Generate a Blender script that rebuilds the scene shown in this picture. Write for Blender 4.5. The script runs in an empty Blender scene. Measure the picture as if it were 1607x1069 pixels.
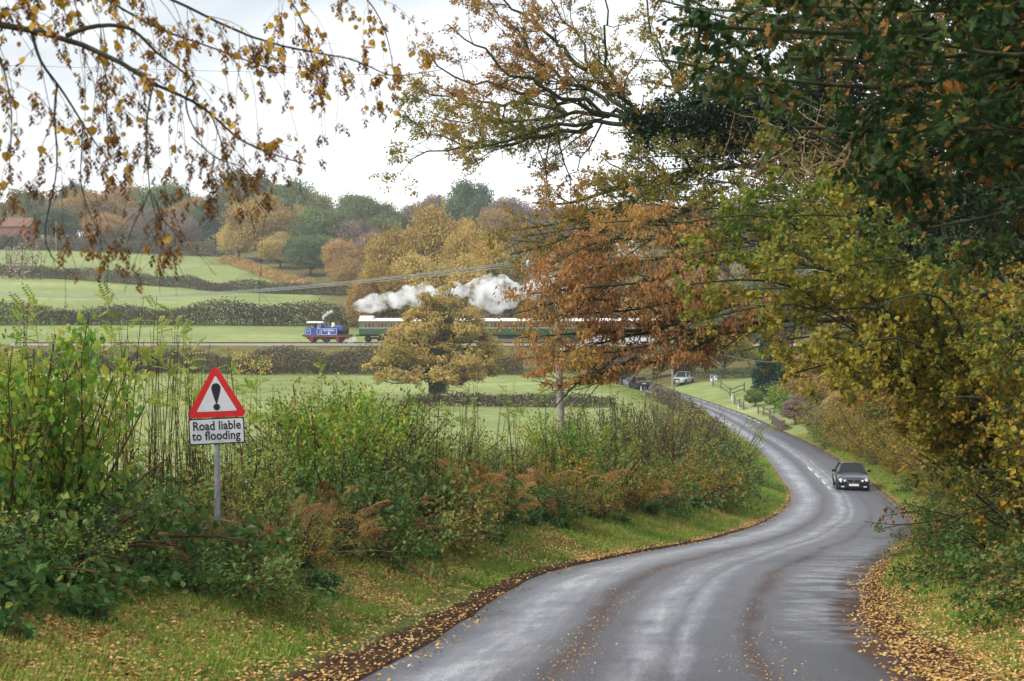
import bpy, math, random
import numpy as np
from math import radians, sin, cos, pi
from mathutils import Vector, Matrix

SC = bpy.context.scene
COL = SC.collection
F = 2232.0            # focal length in photo pixels (50 mm on a 36 mm sensor, 1607 px wide)

# ------------------------------------------------------------------ camera, world, sun, exposure
cam = bpy.data.cameras.new('camera')
cam.lens = 50.0; cam.sensor_width = 36.0; cam.clip_start = 0.1; cam.clip_end = 6000
cam.dof.use_dof = True; cam.dof.focus_distance = 45.0; cam.dof.aperture_fstop = 5.0
camo = bpy.data.objects.new('camera', cam); COL.objects.link(camo)
camo.location = (0, 0, 0); camo.rotation_euler = (radians(90), 0, 0)
SC.camera = camo

SUN_EL, SUN_AZ = 38.0, 235.0      # degrees; azimuth clockwise from +Y (the view direction)
w = bpy.data.worlds.new("World"); SC.world = w; w.use_nodes = True
nt = w.node_tree; nt.nodes.clear()
out = nt.nodes.new('ShaderNodeOutputWorld'); bg = nt.nodes.new('ShaderNodeBackground')
sky = nt.nodes.new('ShaderNodeTexSky'); sky.sky_type = 'NISHITA'; sky.sun_disc = False
sky.sun_elevation = radians(SUN_EL); sky.sun_rotation = radians(SUN_AZ)
sky.air_density = 1.2; sky.dust_density = 3.0; sky.ozone_density = 1.5
tc = nt.nodes.new('ShaderNodeTexCoord'); mp = nt.nodes.new('ShaderNodeMapping'); mp.inputs['Scale'].default_value = (1, 1, 2.6)
no = nt.nodes.new('ShaderNodeTexNoise'); no.inputs['Scale'].default_value = 2.1; no.inputs['Detail'].default_value = 5; no.inputs['Roughness'].default_value = .5
nt.links.new(tc.outputs['Generated'], mp.inputs['Vector']); nt.links.new(mp.outputs['Vector'], no.inputs['Vector'])
sp = nt.nodes.new('ShaderNodeSeparateXYZ'); nt.links.new(tc.outputs['Generated'], sp.inputs['Vector'])
el = nt.nodes.new('ShaderNodeMapRange'); el.inputs['From Min'].default_value = 0.02; el.inputs['From Max'].default_value = 0.30
el.inputs['To Min'].default_value = 0.0; el.inputs['To Max'].default_value = 0.95
nt.links.new(sp.outputs['Z'], el.inputs['Value'])
nr = nt.nodes.new('ShaderNodeMapRange'); nr.inputs['From Min'].default_value = 0.40; nr.inputs['From Max'].default_value = 0.66
nt.links.new(no.outputs['Fac'], nr.inputs['Value'])
mu = nt.nodes.new('ShaderNodeMath'); mu.operation = 'MULTIPLY'
nt.links.new(el.outputs['Result'], mu.inputs[0]); nt.links.new(nr.outputs['Result'], mu.inputs[1])
mx = nt.nodes.new('ShaderNodeMix'); mx.data_type = 'RGBA'
mx.inputs[6].default_value = (15.2, 15.5, 16.0, 1)          # thin bright cloud; blue shows where it parts
nt.links.new(mu.outputs[0], mx.inputs[0]); nt.links.new(sky.outputs[0], mx.inputs[7])
nt.links.new(mx.outputs[2], bg.inputs['Color']); bg.inputs['Strength'].default_value = 0.085
nt.links.new(bg.outputs[0], out.inputs['Surface'])

sun = bpy.data.lights.new('sun', 'SUN'); sun.energy = 3.1; sun.angle = radians(5); sun.color = (1, .95, .86)
suno = bpy.data.objects.new('sun', sun); COL.objects.link(suno)
_d = Vector((sin(radians(SUN_AZ)) * cos(radians(SUN_EL)), cos(radians(SUN_AZ)) * cos(radians(SUN_EL)), sin(radians(SUN_EL))))
suno.rotation_euler = _d.to_track_quat('Z', 'Y').to_euler(); suno.location = (-20, -20, 40)

SC.view_settings.view_transform = 'Standard'; SC.view_settings.look = 'None'
SC.view_settings.exposure = 0.22; SC.view_settings.gamma = 1.0; SC.view_settings.use_curve_mapping = False
cy = SC.cycles
cy.max_bounces = 7; cy.diffuse_bounces = 2; cy.glossy_bounces = 2; cy.transmission_bounces = 4
cy.transparent_max_bounces = 8; cy.volume_bounces = 4; cy.use_denoising = True; cy.denoiser = 'OPENIMAGEDENOISE'; cy.denoising_input_passes = 'RGB_ALBEDO_NORMAL'; cy.denoising_prefilter = 'ACCURATE'
cy.caustics_reflective = False; cy.caustics_refractive = False
cy.sample_clamp_indirect = 4

# ------------------------------------------------------------------ small tools
def rs(seed): return np.random.RandomState(seed)
def pt(px, py, D): return np.array([(px - 803.5) / F * D, D, (534.5 - py) / F * D])
def unit(a): return a / np.maximum(np.linalg.norm(a, axis=-1, keepdims=True), 1e-9)
def lerp_tab(v, tab, c=1):
    return np.interp(v, [r[0] for r in tab], [r[c] for r in tab])
def sm(a, lo, hi):
    t = np.clip((a - lo) / (hi - lo), 0, 1); return t * t * (3 - 2 * t)
def noise2(x, y, seed=0, sc=1.0):
    r = rs(seed); s = 0
    for k in range(5):
        a = r.uniform(0, 2 * pi); f = sc * r.uniform(.6, 1.7); ph = r.uniform(0, 2 * pi)
        s = s + np.sin((x * cos(a) + y * sin(a)) * f + ph)
    return s / 2.6

class MB:
    """collects arrays of vertices and equal-sided faces, links them as one mesh object"""
    def __init__(s): s.v = []; s.l = []; s.n = []; s.t = []; s.m = []; s.k = 0
    def add(s, V, Fc, t=0.0, m=0):
        V = np.asarray(V, dtype=np.float32).reshape(-1, 3); Fc = np.asarray(Fc, dtype=np.int32)
        if len(Fc) == 0: return
        s.v.append(V); s.l.append((Fc + s.k).ravel()); s.n.append(np.full(len(Fc), Fc.shape[1], np.int32))
        s.t.append(np.broadcast_to(np.asarray(t, np.float32), (len(Fc),)).copy()); s.m.append(np.full(len(Fc), m, np.int32)); s.k += len(V)
    def mesh(s, name, mats, smooth=False):
        me = bpy.data.meshes.new(name)
        V = np.concatenate(s.v); L = np.concatenate(s.l); N = np.concatenate(s.n)
        me.vertices.add(len(V)); me.vertices.foreach_set('co', V.ravel())
        me.loops.add(len(L)); me.loops.foreach_set('vertex_index', L)
        me.polygons.add(len(N)); me.polygons.foreach_set('loop_start', np.concatenate([[0], np.cumsum(N)[:-1]]).astype(np.int32))
        for m in (mats if isinstance(mats, (list, tuple)) else [mats]): me.materials.append(m)
        me.polygons.foreach_set('material_index', np.concatenate(s.m))
        me.polygons.foreach_set('use_smooth', np.full(len(N), smooth))
        at = me.attributes.new('tint', 'FLOAT', 'FACE'); at.data.foreach_set('value', np.concatenate(s.t))
        me.update(calc_edges=True); me.validate()
        return me
    def obj(s, name, mats, parent=None, smooth=False, loc=None):
        return link(name, s.mesh(name, mats, smooth), parent, loc)
    # primitives -----------------------------------------------------
    def box(s, c, d, t=0.0, m=0, R=None, taper=1.0):
        x, y, z = [k / 2 for k in d]
        V = np.array([[-x, -y, -z], [x, -y, -z], [x, y, -z], [-x, y, -z], [-x * taper, -y * taper, z], [x * taper, -y * taper, z], [x * taper, y * taper, z], [-x * taper, y * taper, z]])
        if R is not None: V = V @ np.array(R).T
        s.add(V + np.array(c), [[0, 3, 2, 1], [4, 5, 6, 7], [0, 1, 5, 4], [1, 2, 6, 5], [2, 3, 7, 6], [3, 0, 4, 7]], t, m)
    def bar(s, a, b, wd, h, t=0.0, m=0):
        a, b = np.array(a, float), np.array(b, float); ax = unit(b - a); up = np.array([0, 0, 1.0])
        if abs(ax[2]) > .95: up = np.array([0, 1.0, 0])
        sd = unit(np.cross(ax, up)); up = np.cross(sd, ax)
        V = [p + sd * i * wd / 2 + up * j * h / 2 for p in (a, b) for i, j in ((-1, -1), (1, -1), (1, 1), (-1, 1))]
        s.add(V, [[0, 3, 2, 1], [4, 5, 6, 7], [0, 1, 5, 4], [1, 2, 6, 5], [2, 3, 7, 6], [3, 0, 4, 7]], t, m)
    def prism(s, poly, axis, lo, hi, t=0.0, m=0):
        """extrude a 2D outline (list of (u,v)) along an axis: 'x' (u=y,v=z), 'y' (u=x,v=z), 'z'"""
        n = len(poly); V = []
        for h in (lo, hi):
            for u, v in poly: V.append({'x': (h, u, v), 'y': (u, h, v), 'z': (u, v, h)}[axis])
        V = np.array(V, float)
        side = [[i, (i + 1) % n, n + (i + 1) % n, n + i] for i in range(n)]
        s.add(V, side, t, m); s.add(V[:n], [list(range(n - 1, -1, -1))], t, m); s.add(V[n:], [list(range(n))], t, m)
    def cyl(s, a, b, r0, r1=None, n=12, t=0.0, m=0, caps=True):
        r1 = r0 if r1 is None else r1
        a, b = np.array(a, float), np.array(b, float); ax = unit(b - a)
        rf = np.array([0, 0, 1.0]) if abs(ax[2]) < .9 else np.array([1.0, 0, 0])
        u = unit(np.cross(ax, rf)); v = np.cross(ax, u); an = np.arange(n) * 2 * pi / n
        ring = np.outer(np.cos(an), u) + np.outer(np.sin(an), v)
        V = np.concatenate([a + ring * r0, b + ring * r1])
        s.add(V, [[i, (i + 1) % n, n + (i + 1) % n, n + i] for i in range(n)], t, m)
        if caps: s.add(V[:n], [list(range(n - 1, -1, -1))], t, m); s.add(V[n:], [list(range(n))], t, m)
    def lathe(s, prof, c, n=16, axis='z', t=0.0, m=0):
        an = np.arange(n) * 2 * pi / n; V = []
        for r, h in prof:
            for a in an:
                p = (r * cos(a), r * sin(a), h)
                V.append({'z': p, 'x': (p[2], p[0], p[1]), 'y': (p[0], p[2], p[1])}[axis])
        V = np.array(V) + np.array(c); k = len(prof)
        s.add(V, [[j * n + i, j * n + (i + 1) % n, (j + 1) * n + (i + 1) % n, (j + 1) * n + i] for j in range(k - 1) for i in range(n)], t, m)

def link(name, me, parent=None, loc=None):
    o = bpy.data.objects.new(name, me); COL.objects.link(o)
    if parent is not None: o.parent = parent
    if loc is not None: o.location = loc
    return o
def tag(o, label=None, cat=None, group=None, kind=None):
    if label: o['label'] = label
    if cat: o['category'] = cat
    if group: o['group'] = group
    if kind: o['kind'] = kind
    return o
def empty(name, loc=(0, 0, 0), rz=0.0, sc=None):
    o = bpy.data.objects.new(name, None); COL.objects.link(o); o.empty_display_size = .2
    o.location = loc; o.rotation_euler = (0, 0, rz)
    if sc is not None: o.scale = (sc, sc, sc) if np.isscalar(sc) else sc
    return o
def copy_tree(o, parent=None):
    c = o.copy(); COL.objects.link(c)
    if parent is not None: c.parent = parent
    for ch in list(o.children): copy_tree(ch, c)
    return c

def tubes(mb, pts, rad, sides=5, t=0.0, m=0):
    """pts (B,n,3), rad (B,n): a batch of tapering tubes"""
    B, n, _ = pts.shape
    if B == 0: return
    tg = unit(np.gradient(pts, axis=1))
    rf = np.zeros_like(tg); mean = unit(pts[:, -1] - pts[:, 0])
    pick = np.abs(mean[:, 2]) < .8
    rf[pick] = (0, 0, 1); rf[~pick] = (1, 0, 0)
    u = unit(np.cross(tg, rf)); v = np.cross(tg, u)
    an = np.arange(sides) * 2 * pi / sides
    V = pts[:, :, None, :] + rad[:, :, None, None] * (np.cos(an)[None, None, :, None] * u[:, :, None, :] + np.sin(an)[None, None, :, None] * v[:, :, None, :])
    base = (np.arange(B) * n * sides)[:, None, None] + (np.arange(n - 1) * sides)[None, :, None] + np.zeros(sides, int)[None, None, :]
    i = np.arange(sides); j = (i + 1) % sides
    Fc = np.stack([base + i, base + j, base + sides + j, base + sides + i], -1).reshape(-1, 4)
    mb.add(V, Fc, t, m)

def scatter(mb, tpl, P, A, N, S, tint, m=0, W=None):
    """copies of a small template (V, faces) with its x axis along A and its z axis near N"""
    V, faces = tpl; V = np.asarray(V, float); k = len(V); n = len(P)
    if n == 0: return
    A = unit(A); B = unit(np.cross(N, A)); C = np.cross(A, B)
    S = np.broadcast_to(S, (n,)); Wd = S if W is None else np.broadcast_to(W, (n,))
    X = P[:, None, :] + (S[:, None] * V[:, 0])[..., None] * A[:, None, :] + (Wd[:, None] * V[:, 1])[..., None] * B[:, None, :] + (S[:, None] * V[:, 2])[..., None] * C[:, None, :]
    tint = np.broadcast_to(tint, (n,)); off = np.arange(n) * k
    for q in sorted(set(len(f) for f in faces)):
        fs = np.array([f for f in faces if len(f) == q])
        Fc = (off[:, None, None] + fs[None]).reshape(-1, q)
        # vertices are added once per face size; templates use one size each
        mb.add(X.reshape(-1, 3), Fc, np.repeat(tint, len(fs)), m)

def sphere_dirs(n, r): return unit(r.normal(size=(n, 3)))

# leaf templates: x is the leaf axis, y its width, z its normal
LEAF = ([(0, 0, 0), (.42, .30, .06), (1, 0, -.05), (.42, -.30, .06)], [(0, 1, 2, 3)])
LEAF2 = ([(0, 0, 0), (.28, .30, .09), (.68, .25, .05), (1, 0, -.08), (.68, -.25, .05), (.28, -.30, .09)], [(0, 1, 2, 3), (0, 3, 4, 5)])
SLIM = ([(0, 0, 0), (.4, .17, .05), (1, 0, -.12), (.4, -.17, .05)], [(0, 1, 2, 3)])
TUFT = ([(0, 0, 0), (.3, .5, .1), (.75, .35, -.1), (1, -.05, .1), (.7, -.45, -.05), (.2, -.4, .12)], [(0, 1, 2, 3), (0, 3, 4, 5)])
def lobed():
    up = [(.05, .05), (.22, .20), (.32, .12), (.45, .32), (.56, .17), (.70, .30), (.80, .14), (.93, .14)]
    mid = [(0, 0), (.2, 0), (.32, 0), (.45, 0), (.56, 0), (.70, 0), (.80, 0), (.97, 0)]
    V = [(x, 0, -.06 * x) for x, _ in mid] + [(x, y, .10 * y * 2) for x, y in up] + [(x, -y, .10 * y * 2) for x, y in up]
    fs = []
    for i in range(7):
        fs.append((i, i + 8, i + 9, i + 1)); fs.append((i, i + 1, i + 17, i + 16))
    return V, fs
OAK = lobed()
def catkin():
    V, fs = [], []; r = rs(5)
    for i in range(9):
        h = i / 9.0; a = i * 2.4; w_ = .46 * (1 - .45 * h)
        c = np.array([h * .75, 0, 0]); o = np.array([.33, cos(a) * w_, sin(a) * w_]); p = np.array([0.05, -sin(a), cos(a)]) * .13
        k = len(V); V += [tuple(c), tuple(c + o * .55 + p), tuple(c + o), tuple(c + o * .55 - p)]; fs.append((k, k + 1, k + 2, k + 3))
    return V, fs
CATKIN = catkin()
def compound(n=5):
    V, fs = [], []
    for i in range(n + 1):
        x = .18 + .8 * i / n
        for sgn in ((1, -1) if i < n else (0,)):
            c = np.array([x, 0, -.12 * x * x])
            o = np.array([.10, sgn * .27, -.03]) if sgn else np.array([.26, 0, -.06])
            p = np.array([.05, -.0, .01]) if sgn else np.array([0, .05, 0])
            k = len(V); V += [tuple(c), tuple(c + o * .5 + p), tuple(c + o), tuple(c + o * .5 - p)]; fs.append((k, k + 1, k + 2, k + 3))
    k = len(V); V += [(0, .006, 0), (1, .004, -.12), (1, -.004, -.12), (0, -.006, 0)]; fs.append((k, k + 1, k + 2, k + 3))
    return V, fs
COMPOUND = compound()
def frond():
    V, fs = [], []; n = 13
    for i in range(n):
        h = .18 + .8 * i / n; w_ = .34 * (1 - (h - .1) ** 1.3)
        z = .42 * h - .52 * h * h
        for sgn in (1, -1):
            for q in range(3):
                u0, u1 = q / 3.0, (q + 1) / 3.0
                c = np.array([h + .10 * u0, sgn * w_ * u0, z - .10 * u0 * u0]); e = np.array([h + .10 * u1, sgn * w_ * u1, z - .10 * u1 * u1])
                hw = .026 * (1 - .25 * q)
                k = len(V); V += [tuple(c), tuple((c + e) / 2 + [hw, 0, 0]), tuple(e), tuple((c + e) / 2 - [hw, 0, 0])]; fs.append((k, k + 1, k + 2, k + 3))
    for i in range(6):
        a, b = i / 6.0, (i + 1) / 6.0; za, zb = .42 * a - .52 * a * a, .42 * b - .52 * b * b
        k = len(V); V += [(a, .008, za), (b, .007, zb), (b, -.007, zb), (a, -.008, za)]; fs.append((k, k + 1, k + 2, k + 3))
    return V, fs
FROND = frond()

# ------------------------------------------------------------------ materials
def new_mat(name):
    m = bpy.data.materials.new(name); m.use_nodes = True; n = m.node_tree.nodes; n.clear()
    o = n.new('ShaderNodeOutputMaterial'); return m, m.node_tree, o
def N(t, kind, **kw):
    n = t.nodes.new('ShaderNode' + kind)
    for k, v in kw.items():
        if k in n.inputs: n.inputs[k].default_value = v
        else: setattr(n, k, v)
    return n
def ramp(t, stops, interp='LINEAR'):
    n = t.nodes.new('ShaderNodeValToRGB'); n.color_ramp.interpolation = interp
    e = n.color_ramp.elements
    while len(e) < len(stops): e.new(.5)
    for k, (p, c) in enumerate(stops):
        e[k].position = p; e[k].color = (c[0], c[1], c[2], 1)
    return n
def leafmat(name, cols, transl=.35, rough=.55, spec=.25):
    m, t, o = new_mat(name)
    a = N(t, 'Attribute', attribute_name='tint'); oi = N(t, 'ObjectInfo')
    r = ramp(t, [(i / max(1, len(cols) - 1), c) for i, c in enumerate(cols)])
    t.links.new(a.outputs['Fac'], r.inputs['Fac'])
    hs = N(t, 'HueSaturation'); mr = N(t, 'MapRange'); mr.inputs['To Min'].default_value = .82; mr.inputs['To Max'].default_value = 1.18
    t.links.new(oi.outputs['Random'], mr.inputs['Value']); t.links.new(mr.outputs['Result'], hs.inputs['Value']); t.links.new(r.outputs['Color'], hs.inputs['Color'])
    p = N(t, 'BsdfPrincipled', Roughness=rough); p.inputs['Specular IOR Level'].default_value = spec
    tr = N(t, 'BsdfTranslucent'); mix = N(t, 'MixShader'); mix.inputs[0].default_value = transl
    t.links.new(hs.outputs['Color'], p.inputs['Base Color']); t.links.new(hs.outputs['Color'], tr.inputs['Color'])
    t.links.new(p.outputs[0], mix.inputs[1]); t.links.new(tr.outputs[0], mix.inputs[2]); t.links.new(mix.outputs[0], o.inputs['Surface'])
    return m
def plain(name, col, rough=.6, metal=0.0, spec=.4, var=.0, scale=8.0, col2=None, bump=0.0, coat=0.0):
    m, t, o = new_mat(name)
    p = N(t, 'BsdfPrincipled', Roughness=rough, Metallic=metal); p.inputs['Specular IOR Level'].default_value = spec
    p.inputs['Coat Weight'].default_value = coat; p.inputs['Coat Roughness'].default_value = .06
    c2 = col2 or tuple(max(0, k * (1 - var)) for k in col)
    tcn = N(t, 'TexCoord'); nz = N(t, 'TexNoise', Scale=scale, Detail=6.0, Roughness=.6)
    t.links.new(tcn.outputs['Object'], nz.inputs['Vector'])
    r = ramp(t, [(.35, c2), (.65, col)]); t.links.new(nz.outputs['Fac'], r.inputs['Fac']); t.links.new(r.outputs['Color'], p.inputs['Base Color'])
    if bump:
        b = N(t, 'Bump', Strength=bump, Distance=.02); t.links.new(nz.outputs['Fac'], b.inputs['Height']); t.links.new(b.outputs[0], p.inputs['Normal'])
    t.links.new(p.outputs[0], o.inputs['Surface']); return m
def barkmat(name, c1, c2, scale=9.0):
    m, t, o = new_mat(name); p = N(t, 'BsdfPrincipled', Roughness=.85); p.inputs['Specular IOR Level'].default_value = .15
    tcn = N(t, 'TexCoord'); mpn = N(t, 'Mapping'); mpn.inputs['Scale'].default_value = (1, 1, .35)
    nz = N(t, 'TexNoise', Scale=scale, Detail=7.0, Roughness=.7)
    t.links.new(tcn.outputs['Object'], mpn.inputs['Vector']); t.links.new(mpn.outputs[0], nz.inputs['Vector'])
    r = ramp(t, [(.35, c1), (.62, c2)]); t.links.new(nz.outputs['Fac'], r.inputs['Fac']); t.links.new(r.outputs['Color'], p.inputs['Base Color'])
    b = N(t, 'Bump', Strength=.6, Distance=.02); t.links.new(nz.outputs['Fac'], b.inputs['Height']); t.links.new(b.outputs[0], p.inputs['Normal'])
    t.links.new(p.outputs[0], o.inputs['Surface']); return m

M = {}
M['bark'] = barkmat('bark', (.030, .026, .018), (.085, .080, .052))
M['bark_green'] = barkmat('mossy_bark', (.022, .028, .014), (.070, .085, .040))
M['twig'] = barkmat('twig', (.022, .016, .012), (.05, .038, .028))
M['palestem'] = barkmat('dead_stem', (.12, .085, .05), (.30, .23, .14))
M['redstem'] = barkmat('brown_stem', (.05, .028, .016), (.11, .062, .035))
M['gold'] = leafmat('gold_leaves', [(.27, .19, .045), (.42, .28, .065), (.52, .36, .09), (.34, .28, .075)])
M['ochre'] = leafmat('ochre_leaves', [(.26, .27, .07), (.54, .39, .11), (.66, .48, .16), (.38, .37, .09)])
M['green'] = leafmat('green_leaves', [(.09, .15, .06), (.14, .21, .075), (.21, .25, .08), (.12, .18, .08)])
M['dgreen'] = leafmat('dark_green_leaves', [(.06, .11, .05), (.10, .155, .065), (.15, .19, .08)])
M['olive'] = leafmat('olive_leaves', [(.15, .15, .06), (.26, .22, .075), (.20, .21, .065), (.34, .24, .08)])
M['rust'] = leafmat('rust_leaves', [(.30, .17, .07), (.42, .25, .09), (.46, .31, .11), (.30, .22, .08)])
M['mauve'] = leafmat('bare_mauve_twigs', [(.20, .14, .125), (.27, .19, .16), (.24, .20, .14)], transl=.1)
M['hedge'] = leafmat('hedge_twigs', [(.07, .05, .036), (.10, .075, .05), (.10, .095, .045), (.17, .125, .055)], transl=.15)
M['beech'] = leafmat('copper_leaves', [(.24, .11, .045), (.40, .19, .07), (.48, .25, .09), (.46, .32, .09)], transl=.45)
M['hazel'] = leafmat('yellow_green_leaves', [(.10, .17, .025), (.24, .26, .035), (.40, .33, .04), (.46, .34, .04), (.17, .22, .03)], transl=.45)
M['maple'] = leafmat('yellow_brown_leaves', [(.06, .11, .02), (.20, .19, .025), (.38, .27, .03), (.40, .22, .03), (.12, .15, .025)], transl=.4)
M['oakyellow'] = leafmat('thin_oak_leaves', [(.16, .17, .03), (.32, .25, .04), (.34, .17, .05), (.28, .12, .05), (.38, .30, .05)], transl=.4)
M['oakdark'] = leafmat('dark_oak_leaves', [(.013, .034, .008), (.020, .052, .010), (.038, .072, .013), (.09, .11, .02), (.26, .11, .02)], transl=.3)
M['ivy'] = leafmat('ivy_leaves', [(.008, .022, .008), (.016, .04, .014), (.026, .055, .02)], transl=.12, rough=.35, spec=.4)
M['hornbeam'] = leafmat('amber_leaves', [(.34, .17, .025), (.58, .36, .045), (.46, .25, .035), (.62, .44, .07)], transl=.5)
M['catkin'] = leafmat('brown_catkins', [(.10, .045, .018), (.18, .085, .025), (.30, .15, .035)], transl=.3)
M['bramble'] = leafmat('bramble_leaves', [(.035, .095, .020), (.07, .16, .034), (.13, .21, .045), (.24, .25, .055), (.34, .20, .05)], transl=.35, rough=.45)
M['hawthorn'] = leafmat('hawthorn_leaves', [(.10, .17, .03), (.19, .25, .045), (.31, .32, .06), (.42, .31, .06), (.28, .14, .04)], transl=.3)
M['fresh'] = leafmat('fresh_green_leaves', [(.06, .16, .022), (.11, .25, .03), (.18, .31, .04), (.44, .40, .05)], transl=.45)
M['ash'] = leafmat('ash_leaves', [(.20, .32, .05), (.32, .40, .07), (.42, .42, .09)], transl=.45)
M['bracken'] = leafmat('dead_bracken', [(.12, .055, .025), (.23, .105, .038), (.36, .18, .06), (.44, .27, .10)], transl=.3, rough=.8)
M['nettle'] = leafmat('nettle_leaves', [(.05, .14, .035), (.08, .21, .05), (.13, .28, .06)], transl=.3, rough=.45)
M['grass'] = leafmat('grass_blades', [(.10, .21, .03), (.18, .31, .04), (.30, .36, .07), (.40, .35, .12)], transl=.3)
M['litter'] = leafmat('fallen_leaf_litter', [(.10, .045, .02), (.27, .12, .04), (.49, .27, .075), (.62, .41, .13), (.64, .48, .27)], transl=.1, rough=.6)
M['conifer'] = leafmat('conifer_foliage', [(.008, .035, .016), (.016, .06, .024), (.028, .08, .03)], transl=.1)
M['bush'] = leafmat('garden_bush_leaves', [(.09, .17, .03), (.15, .24, .045), (.22, .27, .06)], transl=.4)

# ------------------------------------------------------------------ the lie of the land
# rows: distance, photo y of the road surface there, left edge px, right edge px
RT = [(14, 1069, 575, 1440), (17, 1018, 672, 1385), (21, 968, 745, 1352), (27, 903, 855, 1362), (33, 872, 985, 1395), (40, 850, 1105, 1422), (47, 831, 1172, 1431), (55, 814, 1212, 1429),
      (62, 801, 1232, 1416), (68, 789, 1242, 1403), (80, 768, 1239, 1376), (92, 742, 1221, 1345), (105, 719, 1203, 1310), (120, 698, 1180, 1272), (135, 675, 1146, 1222), (150, 654, 1115, 1176),
      (165, 636, 1078, 1125), (186, 608, 989, 1042), (205, 598, 972, 1016), (230, 592, 958, 995)]
RD = np.array([-60, -20, 0, 8] + [r[0] for r in RT] + [280, 400.0])
RZ = np.array([2.2, -.3, -1.75, -2.68] + [-(r[1] - 534.5) * r[0] / F for r in RT] + [-5.6, 2.0])
RL = np.array([-6.0, -4.4, -2.7, -1.95] + [(r[2] - 803.5) * r[0] / F for r in RT] + [12.0, -2.0])
RR = np.array([-0.6, 1.2, 2.9, 3.55] + [(r[3] - 803.5) * r[0] / F for r in RT] + [16.5, 3.5])
def _spl(x, y):      # smooth interpolation (PCHIP-like slopes)
    h = np.diff(x); d = np.diff(y) / h; s = np.zeros_like(y)
    s[1:-1] = (d[:-1] * h[1:] + d[1:] * h[:-1]) / (h[1:] + h[:-1]); s[0], s[-1] = d[0], d[-1]
    def f(q):
        q = np.clip(np.asarray(q, float), x[0], x[-1]); i = np.clip(np.searchsorted(x, q) - 1, 0, len(x) - 2)
        t = (q - x[i]) / h[i]
        return (1 + 2 * t) * (1 - t) ** 2 * y[i] + t * (1 - t) ** 2 * h[i] * s[i] + t * t * (3 - 2 * t) * y[i + 1] + t * t * (t - 1) * h[i] * s[i + 1]
    return f
road_z, road_l, road_r = _spl(RD, RZ), _spl(RD, RL), _spl(RD, RR)
FL = [(-60, .5), (0, -1.2), (10, -2.3), (20, -2.9), (50, -5.3), (80, -6.5), (120, -7.0), (172, -6.9), (190, -6.3), (203, -4.6), (206, -3.6), (211.5, -.75), (219, -.75), (223, -.35), (232, .3), (258, 2.5), (300, 6.9),
      (345, 12.6), (440, 27.0), (500, 34), (600, 43), (900, 52), (1500, 40), (4000, 20)]
FR = [(-60, .5), (0, -1.5), (20, -3.6), (120, -8.6), (190, -6.0), (235, -5.3), (270, -2), (310, 5), (345, 12.0), (440, 27.0), (500, 34), (600, 43), (900, 52), (1500, 40), (4000, 20)]
def ground(x, y):
    x = np.asarray(x, float); y = np.asarray(y, float); zr = road_z(y); L = road_l(y); R = road_r(y)
    fl = lerp_tab(y, FL) + 1.2 * sm(y, 260, 330) * np.sin(x / 38.0) + .18 * noise2(x, y, 3, .05)
    fr = lerp_tab(y, FR)
    s = L - x
    verge = zr + .035 + .85 * sm(s, .0, 3.4) + .25 * sm(s, 3, 7)
    wl = sm(s, 4, 14) * (1 - 0) ; left = verge * (1 - wl) + fl * wl
    s2 = x - R
    right = zr + .03 + .35 * sm(s2, 0, 2.6) + .085 * np.clip(s2 - 1.5, 0, 30)
    wf = sm(y, 225, 290); right = right * (1 - wf) + np.maximum(fr, lerp_tab(y, FL) * .9 - 1) * wf
    far = sm(y, 215, 262)
    mid = zr - .09
    z = np.where(s > 0, left, np.where(s2 > 0, right, mid))
    zf_ = fl * sm(-x, -18, -6) + np.maximum(fr, -5.5) * (1 - sm(-x, -18, -6))
    z = z * (1 - far) + zf_ * far
    # keep the cutting for the lane under the bridge: embankment only left of it
    cut = (1 - sm(np.abs(x - (road_l(y) + road_r(y)) / 2), 2.5, 6.5)) * sm(y, 190, 203) * (1 - sm(y, 232, 250))
    z = z * (1 - cut) + np.minimum(z, zr - .02) * cut
    return z + .03 * noise2(x, y, 8, 1.3) * sm(np.maximum(s, s2), .5, 2.0)
def gz(x, y): return float(ground(x, y))

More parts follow.
